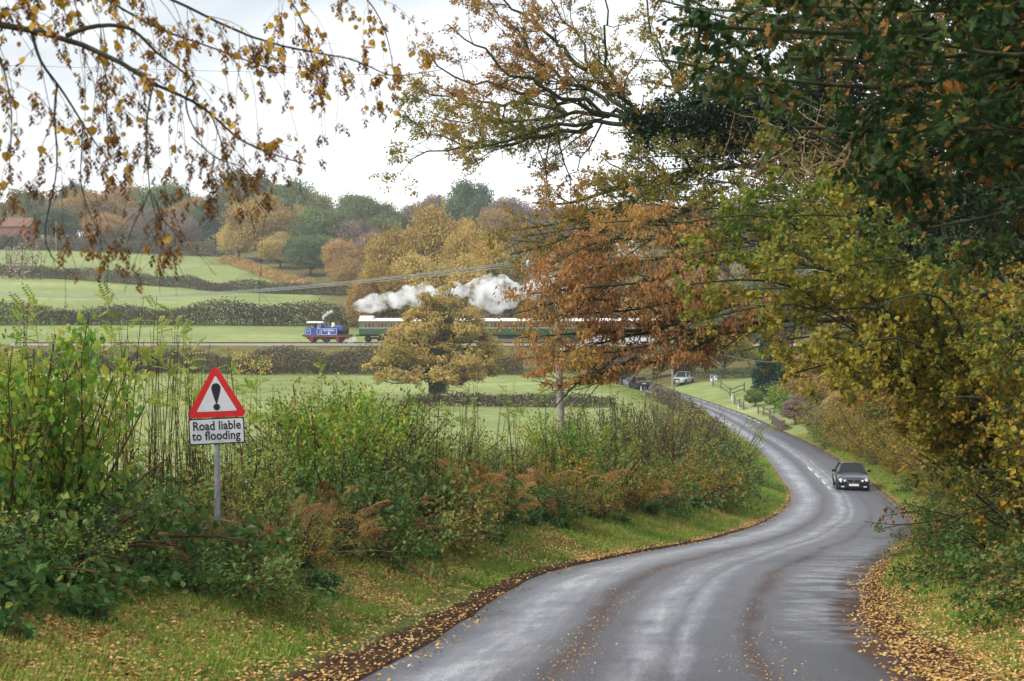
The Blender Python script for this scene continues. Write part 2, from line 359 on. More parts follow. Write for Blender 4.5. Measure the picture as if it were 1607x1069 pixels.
rowsD = np.concatenate([np.arange(-60, 0, 6.0), np.arange(0, 60, .6), np.arange(60, 120, 1.5), np.arange(120, 300, 2.5), np.arange(300, 640, 8), np.arange(640, 4001, 240)])
soff = np.concatenate([[0, .12, .25, .4, .6, .85, 1.1, 1.4, 1.7, 2.1, 2.5, 3, 3.5, 4, 4.6, 5.3, 6, 7, 8.5, 10, 12, 14, 17, 20, 24, 28, 33, 39, 46, 54, 63, 75, 90, 110, 135, 165, 200, 250, 320, 420, 600, 900, 1400, 2200]])
def groundmesh():
    X, Y = [], []
    for D in rowsD:
        L, R = float(road_l(D)), float(road_r(D))
        X.append(np.concatenate([(L - soff)[::-1], [L + .05, (L + R) / 2, R - .05], R + soff])); Y.append(np.full(len(soff) * 2 + 3, D))
    X, Y = np.array(X), np.array(Y)
    Z = ground(X, Y); nc = X.shape[1]; c0 = len(soff)
    near = Y[:, c0:c0 + 3] < 250
    Z[:, c0:c0 + 3] = np.where(near, np.minimum(Z[:, c0:c0 + 3], road_z(Y[:, c0:c0 + 3]) - .08), Z[:, c0:c0 + 3])
    n = np.arange(len(rowsD) - 1)[:, None] * nc + np.arange(nc - 1)[None, :]
    mb = MB(); mb.add(np.stack([X, Y, Z], -1), np.stack([n, n + 1, n + nc + 1, n + nc], -1).reshape(-1, 4))
    me = mb.mesh('ground', M['ground'], True)
    s = np.maximum(road_l(Y) - X, X - road_r(Y)).ravel(); xx, yy = X.ravel(), Y.ravel(); L = road_l(yy)
    field = sm(L - xx, 5, 9) * sm(yy, 30, 60) * (1 - sm(yy, 440, 446))
    lawn = ((xx > road_r(yy)) & (yy > 128) & (yy < 186)).astype(float)
    right = (xx > road_r(yy) + 1.2) | ((yy > 222) & (xx > 14 + .0 * yy))
    wood = np.clip(sm(yy, 440, 450) + right * (1 - lawn), 0, 1)
    edge = np.interp(yy, [222, 240, 262, 300, 345, 400, 440], [-14, -22, -30, -36, -50, -70, -95])      # where the hillside woods begin
    wood = np.clip(wood + sm(xx - edge, 0, 3) * (yy > 222), 0, 1)
    wood = np.maximum(wood, sm(yy, 202, 205) * (1 - sm(yy, 219, 221)))
    mud = 1 - sm(s, .05, np.interp(yy, [10, 22, 35, 60], [1.5, .95, .5, .3]))
    mask = np.stack([np.clip(field + lawn, 0, 1) * (1 - wood), wood, mud, np.ones_like(mud)], -1).astype(np.float32)
    at = me.attributes.new('zone', 'FLOAT_COLOR', 'POINT'); at.data.foreach_set('color', mask.ravel())
    return me
def ground_material():
    m, t, o = new_mat('ground_cover'); p = N(t, 'BsdfPrincipled', Roughness=.9); p.inputs['Specular IOR Level'].default_value = .1
    a = N(t, 'Attribute', attribute_name='zone'); sx = N(t, 'SeparateColor'); t.links.new(a.outputs['Color'], sx.inputs[0])
    g = N(t, 'NewGeometry')
    def noise(sc, det=5.0, rough=.6, vec=None):
        n = N(t, 'TexNoise', Scale=sc, Detail=det, Roughness=rough); t.links.new(vec or g.outputs['Position'], n.inputs['Vector']); return n
    big, mid, fine = noise(.035, 3), noise(.5, 6), noise(9.0, 6, .7)
    st = N(t, 'Mapping'); st.inputs['Scale'].default_value = (.05, .6, .6); t.links.new(g.outputs['Position'], st.inputs['Vector'])
    rows_ = noise(1.0, 4, .6, st.outputs[0])
    mixf = N(t, 'Mix'); mixf.inputs[0].default_value = .5; t.links.new(mid.outputs['Fac'], mixf.inputs[2]); t.links.new(rows_.outputs['Fac'], mixf.inputs[3])
    m2 = N(t, 'Mix'); m2.inputs[0].default_value = .4; t.links.new(mixf.outputs[0], m2.inputs[2]); t.links.new(big.outputs['Fac'], m2.inputs[3])
    rf = ramp(t, [(.34, (.16, .165, .06)), (.44, (.19, .23, .08)), (.53, (.24, .29, .105)), (.64, (.35, .36, .17))]); t.links.new(m2.outputs[0], rf.inputs['Fac'])
    m3 = N(t, 'Mix'); m3.inputs[0].default_value = .5; t.links.new(mid.outputs['Fac'], m3.inputs[2]); t.links.new(fine.outputs['Fac'], m3.inputs[3])
    rv = ramp(t, [(.36, (.07, .045, .02)), (.46, (.10, .13, .03)), (.56, (.17, .21, .04)), (.66, (.34, .22, .07))]); t.links.new(m3.outputs[0], rv.inputs['Fac'])
    rw = ramp(t, [(.35, (.05, .045, .022)), (.48, (.14, .10, .04)), (.56, (.13, .15, .045)), (.66, (.24, .15, .05))]); t.links.new(m3.outputs[0], rw.inputs['Fac'])
    rm = ramp(t, [(.35, (.022, .014, .010)), (.5, (.055, .030, .018)), (.66, (.12, .06, .03))]); t.links.new(fine.outputs['Fac'], rm.inputs['Fac'])
    cur = rv.outputs['Color']
    for ch, r in ((0, rf), (1, rw), (2, rm)):
        x = N(t, 'Mix', data_type='RGBA')
        if ch == 2:   # ragged edge of the dirt beside the tarmac
            ad = N(t, 'Math', operation='ADD'); t.links.new(sx.outputs[ch], ad.inputs[0]); t.links.new(mid.outputs['Fac'], ad.inputs[1])
            mr = N(t, 'MapRange'); mr.inputs['From Min'].default_value = .95; mr.inputs['From Max'].default_value = 1.12; t.links.new(ad.outputs[0], mr.inputs['Value']); t.links.new(mr.outputs[0], x.inputs[0])
        else: t.links.new(sx.outputs[ch], x.inputs[0])
        t.links.new(cur, x.inputs[6]); t.links.new(r.outputs['Color'], x.inputs[7]); cur = x.outputs[2]
    b = N(t, 'Bump', Strength=.8, Distance=.08); t.links.new(m3.outputs[0], b.inputs['Height']); t.links.new(b.outputs[0], p.inputs['Normal'])
    t.links.new(cur, p.inputs['Base Color']); t.links.new(p.outputs[0], o.inputs['Surface']); return m
M['ground'] = ground_material()
g = link('ground', groundmesh()); tag(g, kind='structure')

def road_material():
    m, t, o = new_mat('worn_wet_asphalt'); p = N(t, 'BsdfPrincipled')
    uv = N(t, 'UVMap', uv_map='UVMap'); sx = N(t, 'SeparateXYZ'); t.links.new(uv.outputs[0], sx.inputs[0])
    def stretch(su, sv, sc, det=6.0, rough=.65):
        mp_ = N(t, 'Mapping'); mp_.inputs['Scale'].default_value = (su, sv, 1); t.links.new(uv.outputs[0], mp_.inputs['Vector'])
        n = N(t, 'TexNoise', Scale=sc, Detail=det, Roughness=rough); t.links.new(mp_.outputs[0], n.inputs['Vector']); return n
    wob = stretch(1, .10, 1.2, 2.0); band = stretch(1, .12, 4.0, 5.0); streak = stretch(26, .5, 1.0, 5.0, .7); grit = stretch(5.4, 1, 30.0, 4.0, .8); blotch = stretch(5.4, 1, .55, 6.0, .7)
    wv = N(t, 'Math', operation='MULTIPLY_ADD'); wv.inputs[1].default_value = .10; t.links.new(wob.outputs['Fac'], wv.inputs[0]); t.links.new(sx.outputs[0], wv.inputs[2])
    # worn wheel tracks, wet sheen put into their pale colour, crown and edges darker
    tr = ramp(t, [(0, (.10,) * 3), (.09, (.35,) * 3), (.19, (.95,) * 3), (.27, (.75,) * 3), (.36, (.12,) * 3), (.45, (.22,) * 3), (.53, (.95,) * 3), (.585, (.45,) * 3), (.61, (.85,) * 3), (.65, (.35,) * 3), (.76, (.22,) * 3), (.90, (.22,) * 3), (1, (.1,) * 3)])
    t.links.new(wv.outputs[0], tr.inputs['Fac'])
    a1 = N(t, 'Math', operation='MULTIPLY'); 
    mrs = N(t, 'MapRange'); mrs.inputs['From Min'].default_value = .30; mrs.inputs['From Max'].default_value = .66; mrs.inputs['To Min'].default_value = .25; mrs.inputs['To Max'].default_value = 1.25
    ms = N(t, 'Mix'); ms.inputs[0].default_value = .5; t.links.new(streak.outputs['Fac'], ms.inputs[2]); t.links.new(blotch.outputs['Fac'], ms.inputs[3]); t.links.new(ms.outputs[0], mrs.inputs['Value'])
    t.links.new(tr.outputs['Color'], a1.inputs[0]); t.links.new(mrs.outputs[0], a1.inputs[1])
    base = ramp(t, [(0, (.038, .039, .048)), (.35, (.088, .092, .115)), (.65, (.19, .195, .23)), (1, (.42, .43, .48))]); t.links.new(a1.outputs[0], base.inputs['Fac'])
    gr = ramp(t, [(.38, (.30,) * 3), (.62, (1.75,) * 3)]); t.links.new(grit.outputs['Fac'], gr.inputs['Fac'])
    mg = N(t, 'Mix', data_type='RGBA', blend_type='MULTIPLY'); mg.inputs[0].default_value = .9; t.links.new(base.outputs['Color'], mg.inputs[6]); t.links.new(gr.outputs['Color'], mg.inputs[7])
    # trodden leaf mould lying in bands between the wheel tracks
    lb = ramp(t, [(0, (1,) * 3), (.035, (.8,) * 3), (.08, (.1,) * 3), (.30, (.12,) * 3), (.38, (.75,) * 3), (.45, (.2,) * 3), (.52, (0,) * 3), (.69, (.1,) * 3), (.76, (.72,) * 3), (.83, (.1,) * 3), (.95, (.2,) * 3), (1, (1,) * 3)])
    t.links.new(wv.outputs[0], lb.inputs['Fac'])
    bs = N(t, 'Math', operation='ADD'); t.links.new(lb.outputs['Color'], bs.inputs[0]); t.links.new(blotch.outputs['Fac'], bs.inputs[1])
    b3 = N(t, 'Math', operation='ADD'); t.links.new(bs.outputs[0], b3.inputs[0]); t.links.new(grit.outputs['Fac'], b3.inputs[1])
    mr2 = N(t, 'MapRange'); mr2.inputs['From Min'].default_value = 1.40; mr2.inputs['From Max'].default_value = 2.0; mr2.inputs['To Max'].default_value = .97; t.links.new(b3.outputs[0], mr2.inputs['Value'])
    # less mould farther on, where traffic and wind clear it
    dr = N(t, 'MapRange'); dr.inputs['From Min'].default_value = 20; dr.inputs['From Max'].default_value = 75; dr.inputs['To Min'].default_value = 1; dr.inputs['To Max'].default_value = .25; t.links.new(sx.outputs[1], dr.inputs['Value'])
    ml_ = N(t, 'Math', operation='MULTIPLY'); t.links.new(mr2.outputs[0], ml_.inputs[0]); t.links.new(dr.outputs[0], ml_.inputs[1])
    mo = N(t, 'Mix', data_type='RGBA'); mo.inputs[7].default_value = (.060, .024, .013, 1); t.links.new(ml_.outputs[0], mo.inputs[0]); t.links.new(mg.outputs[2], mo.inputs[6])
    # wet patches by the nearside edge of the bend, their gloss painted pale
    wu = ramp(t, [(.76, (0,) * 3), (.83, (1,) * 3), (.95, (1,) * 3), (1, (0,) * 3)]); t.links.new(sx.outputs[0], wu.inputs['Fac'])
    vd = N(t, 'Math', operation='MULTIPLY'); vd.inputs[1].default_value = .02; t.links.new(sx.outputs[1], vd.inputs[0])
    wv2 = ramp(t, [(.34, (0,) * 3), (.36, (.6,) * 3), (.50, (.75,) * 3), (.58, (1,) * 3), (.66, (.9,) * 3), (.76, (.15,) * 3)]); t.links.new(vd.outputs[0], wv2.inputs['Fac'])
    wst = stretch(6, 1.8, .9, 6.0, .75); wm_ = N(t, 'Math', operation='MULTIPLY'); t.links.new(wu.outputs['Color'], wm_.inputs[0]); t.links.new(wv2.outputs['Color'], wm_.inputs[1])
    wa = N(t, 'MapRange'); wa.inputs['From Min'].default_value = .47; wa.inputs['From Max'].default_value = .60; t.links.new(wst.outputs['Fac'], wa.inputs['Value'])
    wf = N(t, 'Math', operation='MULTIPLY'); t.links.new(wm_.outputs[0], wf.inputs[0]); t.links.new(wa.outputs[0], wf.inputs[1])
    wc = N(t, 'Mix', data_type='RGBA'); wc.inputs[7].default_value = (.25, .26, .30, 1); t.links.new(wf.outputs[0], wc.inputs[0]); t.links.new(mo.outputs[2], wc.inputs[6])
    t.links.new(wc.outputs[2], p.inputs['Base Color'])
    rr_ = N(t, 'MapRange'); rr_.inputs['To Min'].default_value = .46; rr_.inputs['To Max'].default_value = .25; t.links.new(a1.outputs[0], rr_.inputs['Value'])
    r2 = N(t, 'Math', operation='MULTIPLY_ADD'); r2.inputs[1].default_value = .35; t.links.new(ml_.outputs[0], r2.inputs[0]); t.links.new(rr_.outputs[0], r2.inputs[2])
    r3 = N(t, 'Math', operation='MULTIPLY_ADD'); r3.inputs[1].default_value = -.22; t.links.new(wf.outputs[0], r3.inputs[0]); t.links.new(r2.outputs[0], r3.inputs[2]); t.links.new(r3.outputs[0], p.inputs['Roughness']); p.inputs['Specular IOR Level'].default_value = .6
    bm = N(t, 'Bump', Strength=.35, Distance=.01); t.links.new(grit.outputs['Fac'], bm.inputs['Height']); t.links.new(bm.outputs[0], p.inputs['Normal'])
    t.links.new(p.outputs[0], o.inputs['Surface']); return m
M['road'] = road_material()
def ribbon(u0, u1, d0, d1, lift, mat, name, step=.5, nu=2, ucol=None):
    Ds = np.arange(d0, d1 + 1e-6, step) if d1 - d0 > step else np.array([d0, d1]); us = np.linspace(u0, u1, nu)
    L, R, Z = road_l(Ds), road_r(Ds), road_z(Ds)
    X = L[:, None] + (R - L)[:, None] * us[None]; camber = .07 * (1 - (2 * us - 1) ** 2)
    V = np.stack([X, np.repeat(Ds[:, None], nu, 1), Z[:, None] + camber[None] + lift], -1)
    n = np.arange(len(Ds) - 1)[:, None] * nu + np.arange(nu - 1)[None]
    return V, np.stack([n, n + 1, n + nu + 1, n + nu], -1).reshape(-1, 4), us, Ds
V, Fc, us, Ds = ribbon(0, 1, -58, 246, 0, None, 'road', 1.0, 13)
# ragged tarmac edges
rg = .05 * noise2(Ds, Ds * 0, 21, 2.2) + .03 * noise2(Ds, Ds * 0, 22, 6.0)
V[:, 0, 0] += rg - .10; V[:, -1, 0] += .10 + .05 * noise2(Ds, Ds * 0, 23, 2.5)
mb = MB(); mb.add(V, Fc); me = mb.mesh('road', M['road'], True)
uvl = me.uv_layers.new(name='UVMap'); li = np.empty(len(me.loops), np.int32); me.loops.foreach_get('vertex_index', li)
UV = np.stack(np.broadcast_arrays(us[None], Ds[:, None]), -1).reshape(-1, 2); uvl.data.foreach_set('uv', UV[li].astype(np.float32).ravel())
tag(link('road', me), kind='structure')

M['paint'] = plain('worn_road_paint', (.72, .72, .70), .6, scale=3.0, col2=(.42, .42, .41))
M['paint_worn'] = plain('rubbed_road_paint', (.34, .345, .36), .55, scale=2.0, col2=(.17, .17, .18))
mb = MB()
def dash(u, w_, d0, d1, m, lift=.006):
    V, Fc, _, _ = ribbon(u - w_ / 2, u + w_ / 2, d0, d1, lift, None, '', max((d1 - d0) / 4, .2)); mb.add(V, Fc, 0, m)
for u, d0, d1 in ((.455, 79.2, 81.3), (.45, 83, 85.5), (.445, 87.5, 90.5), (.44, 92.5, 96), ): dash(u, .026, d0, d1, 0)
for k in range(5): dash(.50, .022, 44 + k * 4.2, 46.2 + k * 4.2, 1)
for k in range(12): dash(.90 + .01 * (k % 2), .05, 142 + k * 2.6, 143.6 + k * 2.6, 0)
for k in range(8): dash(.47, .03, 104 + k * 9, 108 + k * 9, 1)
mk = mb.obj('road_markings', [M['paint'], M['paint_worn']]); tag(mk, kind='structure')

# ------------------------------------------------------------------ plants: growing and clothing branches
def resample(P_, n):
    P_ = np.asarray(P_, float); d = np.concatenate([[0], np.cumsum(np.linalg.norm(np.diff(P_, axis=0), axis=1))]); q = np.linspace(0, d[-1], n)
    out_ = np.stack([np.interp(q, d, P_[:, k]) for k in range(3)], 1)
    for _ in range(2): out_[1:-1] = .25 * out_[:-2] + .5 * out_[1:-1] + .25 * out_[2:]
    return out_
def grow(par, rad, dens, length, ang, n=5, tmin=.15, trop=(0, 0, 0), wig=.22, flat=1.0, rr=.55, r=None, tl=.55, rmax=9, fix=None):
    """children of a batch of branches: par (B,n0,3), rad (B,n0)"""
    B, n0, _ = par.shape; L = np.linalg.norm(np.diff(par, axis=1), axis=2).sum(1)
    cnt = r.poisson(dens * L) if fix is None else np.full(B, fix); idx = np.repeat(np.arange(B), cnt); C = len(idx)
    if C == 0: return np.zeros((0, n, 3)), np.zeros((0, n))
    tt = tmin + (1 - tmin) * r.uniform(0, 1, C); f = tt * (n0 - 1) * .9999; i = f.astype(int); w_ = (f - i)[:, None]
    pos = par[idx, i] * (1 - w_) + par[idx, i + 1] * w_; tg = unit(par[idx, i + 1] - par[idx, i])
    rp = rad[idx, i] * (1 - w_[:, 0]) + rad[idx, i + 1] * w_[:, 0]
    pv = r.normal(size=(C, 3)); pv[:, 2] *= flat; pv -= (pv * tg).sum(1, keepdims=True) * tg; pv = unit(pv)
    a = np.radians(r.normal(ang, 13, C))[:, None]; d = unit(tg * np.cos(a) + pv * np.sin(a))
    ln = r.uniform(length[0], length[1], C) * (1 - tl * tt); pts = np.zeros((C, n, 3)); pts[:, 0] = pos; tr_ = np.array(trop)
    for k in range(1, n):
        d = unit(d + wig * r.normal(size=(C, 3)) + tr_); pts[:, k] = pts[:, k - 1] + d * (ln / (n - 1))[:, None]
    r0 = np.minimum(np.minimum(rr * rp, rmax), .02 + ln * .02)
    return pts, r0[:, None] * np.linspace(1, .3, n)[None]
def leaves_on(mb, tw, per, size, tpl, r, droop=.3, m=0, tint=None, tmin=.1, spread=.06, up=.8, keep=None, wide=1.0):
    B, n, _ = tw.shape
    if B == 0: return
    cnt = r.poisson(per, B); idx = np.repeat(np.arange(B), cnt); C = len(idx)
    if C == 0: return
    f = (tmin + (1 - tmin) * r.uniform(0, 1, C)) * (n - 1) * .9999; i = f.astype(int); w_ = (f - i)[:, None]
    pos = tw[idx, i] * (1 - w_) + tw[idx, i + 1] * w_ + r.normal(size=(C, 3)) * spread; tg = unit(tw[idx, i + 1] - tw[idx, i])
    A = unit(tg * .5 + r.normal(size=(C, 3)) * .6 + np.array([0, 0, -droop])); Nn = unit(r.normal(size=(C, 3)) * .7 + np.array([0, 0, up]))
    S = size * r.uniform(.6, 1.25, C)
    tn = r.uniform(0, 1, C) if tint is None else tint(pos, r)
    if keep is not None:
        k = keep(pos, r); pos, A, Nn, S, tn = pos[k], A[k], Nn[k], S[k], tn[k]
    scatter(mb, tpl, pos, A, Nn, S, tn, m, W=S * wide)
def clumpy(scale, seed, base=.5, amp=.35, jit=.18):
    def f(P_, r): return np.clip(base + amp * noise2(P_[:, 0] + P_[:, 1] * .5, P_[:, 2] * 1.4 + P_[:, 1] * .3, seed, scale) + r.normal(0, jit, len(P_)), 0, 1)
    return f

# crowns for trees and hedges that stand well off: leaf sprays over a lumpy cloud of clumps carried by real limbs
def crown_tree(name, H, W, trunk_h, seed, leaf, n, ls, bark='bark', shape='round', trunk_r=None, nclump=26, ragged=.25, loc=(0, 0, 0), holes=.0, tpl=TUFT, clumps=None, hs=7.0):
    r = rs(seed); root = empty(name, loc); ch = H - trunk_h; c0 = np.array([0, 0, trunk_h + ch * .5])
    d = sphere_dirs(nclump * 3, r); d = d[d[:, 2] > -.75][:nclump]
    rad = r.uniform(.45, .80, len(d))[:, None]
    if shape == 'cone':
        h = r.uniform(0, 1, len(d)); rr_ = (1 - h) * .85 + .08; an = r.uniform(0, 2 * pi, len(d))
        cc = np.stack([np.cos(an) * rr_ * W / 2 * .7, np.sin(an) * rr_ * W / 2 * .7, trunk_h + h * ch * .93], 1); cr = np.maximum(W * .20 * (1.1 - h), .08 * W)
    else:
        cc = c0 + d * rad * np.array([W / 2, W / 2, ch / 2]); cr = W * r.uniform(.13, .22, len(d))
        if shape == 'pear':
            hf = np.clip((cc[:, 2] - trunk_h) / ch, 0, 1); cc[:, :2] *= (1.25 - .85 * hf)[:, None]; cr = cr * (.95 - .25 * hf); cc[:, 2] += .04 * ch
        if shape == 'dome': cc[:, 2] = np.maximum(cc[:, 2], trunk_h + cr * .7)
    if clumps is not None: cc, cr = clumps
    tr_ = trunk_r or H * .022
    mbT = MB(); npt = 7; tp = np.zeros((1, npt, 3)); tp[0, :, 2] = np.linspace(-.4, trunk_h + ch * .55, npt); tp[0, 1:, :2] += np.cumsum(r.normal(0, H * .008, (npt - 1, 2)), 0)
    tubes(mbT, tp, (tr_ * np.array([1.5, 1.05, .95, .85, .7, .5, .3]))[None], 8)
    st = tp[0, r.randint(2, npt - 1, len(cc))]; st = np.stack([st[:, 0], st[:, 1], np.minimum(st[:, 2], cc[:, 2] - .1 * cr + ch * .05)], 1)
    k = np.linspace(0, 1, 6)[None, :, None]; lp = st[:, None] * (1 - k) + cc[:, None] * k; lp[:, :, 2] += (np.sin(k[..., 0] * pi) * -.04 * H); lp[:, 1:-1] += r.normal(0, H * .012, (len(cc), 4, 3))
    tubes(mbT, lp, tr_ * .42 * np.linspace(1, .3, 6)[None] * np.ones((len(cc), 1)), 5)
    tw, twr = grow(lp, np.full((len(cc), 6), tr_ * .2), 6.0 / max(W * .35, 1), (W * .12, W * .24), 50, n=4, r=r, tmin=.5, wig=.3, rr=.5)
    tubes(mbT, tw, twr, 3)
    tk = mbT.obj('trunk', M[bark], root, True)
    mb = MB(); w_ = cr ** 2 / (cr ** 2).sum(); ci = r.choice(len(cc), n, p=w_)
    dd = sphere_dirs(n, r); q = r.uniform(0, 1, n) ** (1 / 3.0); q = 1 - (1 - q) * 1.1; lump = 1 + ragged * noise2(dd[:, 0] * 3 + ci, dd[:, 2] * 3 + dd[:, 1] * 2, seed + 1, 1.8)
    P_ = cc[ci] + dd * (cr[ci] * q * lump)[:, None] * np.array([1.15, 1.15, .78])
    hl = noise2(P_[:, 0] * 1.0 + P_[:, 1], P_[:, 2], seed + 2, hs / W); kp = hl > -1.2 + holes * 1.4; kp &= P_[:, 2] > .3
    P_, dd, ci = P_[kp], dd[kp], ci[kp]; nn = len(P_)
    Nn = unit(dd + r.normal(size=(nn, 3)) * .55 + np.array([0, 0, .35])); A = unit(r.normal(size=(nn, 3)) + np.array([0, 0, -.25]))
    cl = r.uniform(0, 1, len(cc)); tn = np.clip(cl[ci] * .7 + r.uniform(0, .3, nn), 0, 1)
    S = ls * r.uniform(.6, 1.4, nn); scatter(mb, tpl, P_ - A * S[:, None] * .5, A, Nn, S, tn)
    mb.obj('crown', M[leaf], root)
    return root

def hedge_row(name, pts, h, wd, seed, leaf, dens, ls, stem='redstem', hvar=.25, tpl=TUFT, follow=True, h_of=None):
    """pts: plan polyline [(x,y)...]; leaf sprays and stems standing on the ground"""
    r = rs(seed); P2 = np.array(pts, float); d = np.concatenate([[0], np.cumsum(np.linalg.norm(np.diff(P2, axis=0), axis=1))]); L = d[-1]; n = int(L * h * dens)
    s = r.uniform(0, L, n); x = np.interp(s, d, P2[:, 0]); y = np.interp(s, d, P2[:, 1])
    hh = h * (1 + hvar * noise2(s, s * 0, seed, 1.1 / h) + .12 * r.normal(size=n) * .5)
    a = r.uniform(0, pi, n); q = 1 - (1 - r.uniform(0, 1, n) ** .5) * .9
    ox = np.cos(a) * wd / 2 * q; oz = .05 * h + hh * (np.sin(a) * q) ** .8
    i = np.clip(np.searchsorted(d, s) - 1, 0, len(P2) - 2); dr = unit(P2[i + 1] - P2[i]); X = x - dr[:, 1] * ox; Y = y + dr[:, 0] * ox
    P_ = np.stack([X, Y, ground(X, Y) + oz], 1); o = np.array([P2[0, 0], P2[0, 1], gz(P2[0, 0], P2[0, 1])])
    root = empty(name, tuple(o)); mb = MB(); A = unit(r.normal(size=(n, 3)) + np.array([0, 0, .2])); Nn = unit(np.stack([-dr[:, 1] * np.cos(a), dr[:, 0] * np.cos(a), np.sin(a)], 1) + .6 * r.normal(size=(n, 3)))
    S = ls * r.uniform(.5, 1.4, n); tn = np.clip(.5 + .4 * noise2(s, s * 0, seed + 4, .35) + r.normal(0, .2, n), 0, 1); scatter(mb, tpl, P_ - o, A, Nn, S, tn); mb.obj('foliage', M[leaf], root)
    ns = int(L * 2.2); s = r.uniform(0, L, ns); x = np.interp(s, d, P2[:, 0]) + r.normal(0, wd * .12, ns); y = np.interp(s, d, P2[:, 1]) + r.normal(0, wd * .12, ns)
    b = np.stack([x, y, ground(x, y) - .1], 1) - o; e = b + np.stack([r.normal(0, .18, ns) * h, r.normal(0, .18, ns) * h, h * r.uniform(.7, 1.12, ns)], 1)
    k = np.linspace(0, 1, 4)[None, :, None]; mb = MB(); tubes(mb, b[:, None] * (1 - k) + e[:, None] * k, np.linspace(.035, .01, 4)[None] * np.ones((ns, 1)) * h / 2, 3); mb.obj('stems', M[stem], root)
    return root
WORDS = 'first second third fourth fifth sixth seventh eighth ninth tenth eleventh twelfth thirteenth fourteenth fifteenth sixteenth seventeenth eighteenth nineteenth twentieth'.split()
def ordw(i):
    if i < 20: return WORDS[i]
    tens = {20: 'twenty', 30: 'thirty', 40: 'forty', 50: 'fifty', 60: 'sixty'}[(i + 1) // 10 * 10]; u = (i + 1) % 10
    return (tens + '-' + WORDS[u - 1]) if u else {'twenty': 'twentieth', 'thirty': 'thirtieth', 'forty': 'fortieth', 'fifty': 'fiftieth', 'sixty': 'sixtieth'}[tens]
def px_of(o):
    return 803.5 + F * o.location[0] / max(o.location[1], .5)
def name_series(items, look, cat, group, place):
    """labels for look-alikes: ordinal from the left edge among those of its own kind and size"""
    items = sorted(items, key=px_of)
    for i, o in enumerate(items):
        lb = '%s, %s from the left %s' % (look, ordw(i), place) if len(items) > 1 else '%s %s' % (look, place)
        tag(o, lb, cat, group)

# ------------------------------------------------------------------ the wooded hill and its trees
PROTO = {}
KINDS_ = {'gold': ('golden ochre', 'oak'), 'ochre': ('amber and olive', 'oak'), 'green': ('green', 'tree'), 'dgreen': ('dark blue-green', 'tree'), 'olive': ('olive brown', 'tree'),
          'rust': ('rust brown', 'beech'), 'mauve': ('bare mauve-grey twiggy', 'tree')}
placed = {}
def far_tree(kind, px, top, wpx, D, trunk=.16):
    x = (px - 803.5) / F * D; z0 = gz(x, D); H = (534.5 - top) / F * D - z0; W = wpx / F * D
    v = len(placed.get(kind, [])) % 2; key = (kind, v)
    if key not in PROTO:
        n = 30000 if kind != 'mauve' else 24000
        PROTO[key] = crown_tree('%s_tree' % {'gold': 'golden_oak', 'ochre': 'amber_oak', 'green': 'green', 'dgreen': 'dark_green', 'olive': 'olive', 'rust': 'rusty_beech', 'mauve': 'bare'}[kind],
                                18, 18, 1.0, 100 + 7 * len(PROTO), kind, n, .40 if kind != 'mauve' else .75, nclump=60, ragged=.35, shape='dome', holes=.30 if kind != 'mauve' else .1,
                                tpl=TUFT if kind != 'mauve' else SLIM)
        o = PROTO[key]
    else: o = copy_tree(PROTO[key])
    o.location = (x, D, z0 - .2); sc = W / 18; o.scale = (sc, sc, H / 17.2); o.rotation_euler = (0, 0, (px * 7 + D) % 6.28)
    placed.setdefault(kind, []).append(o); return o
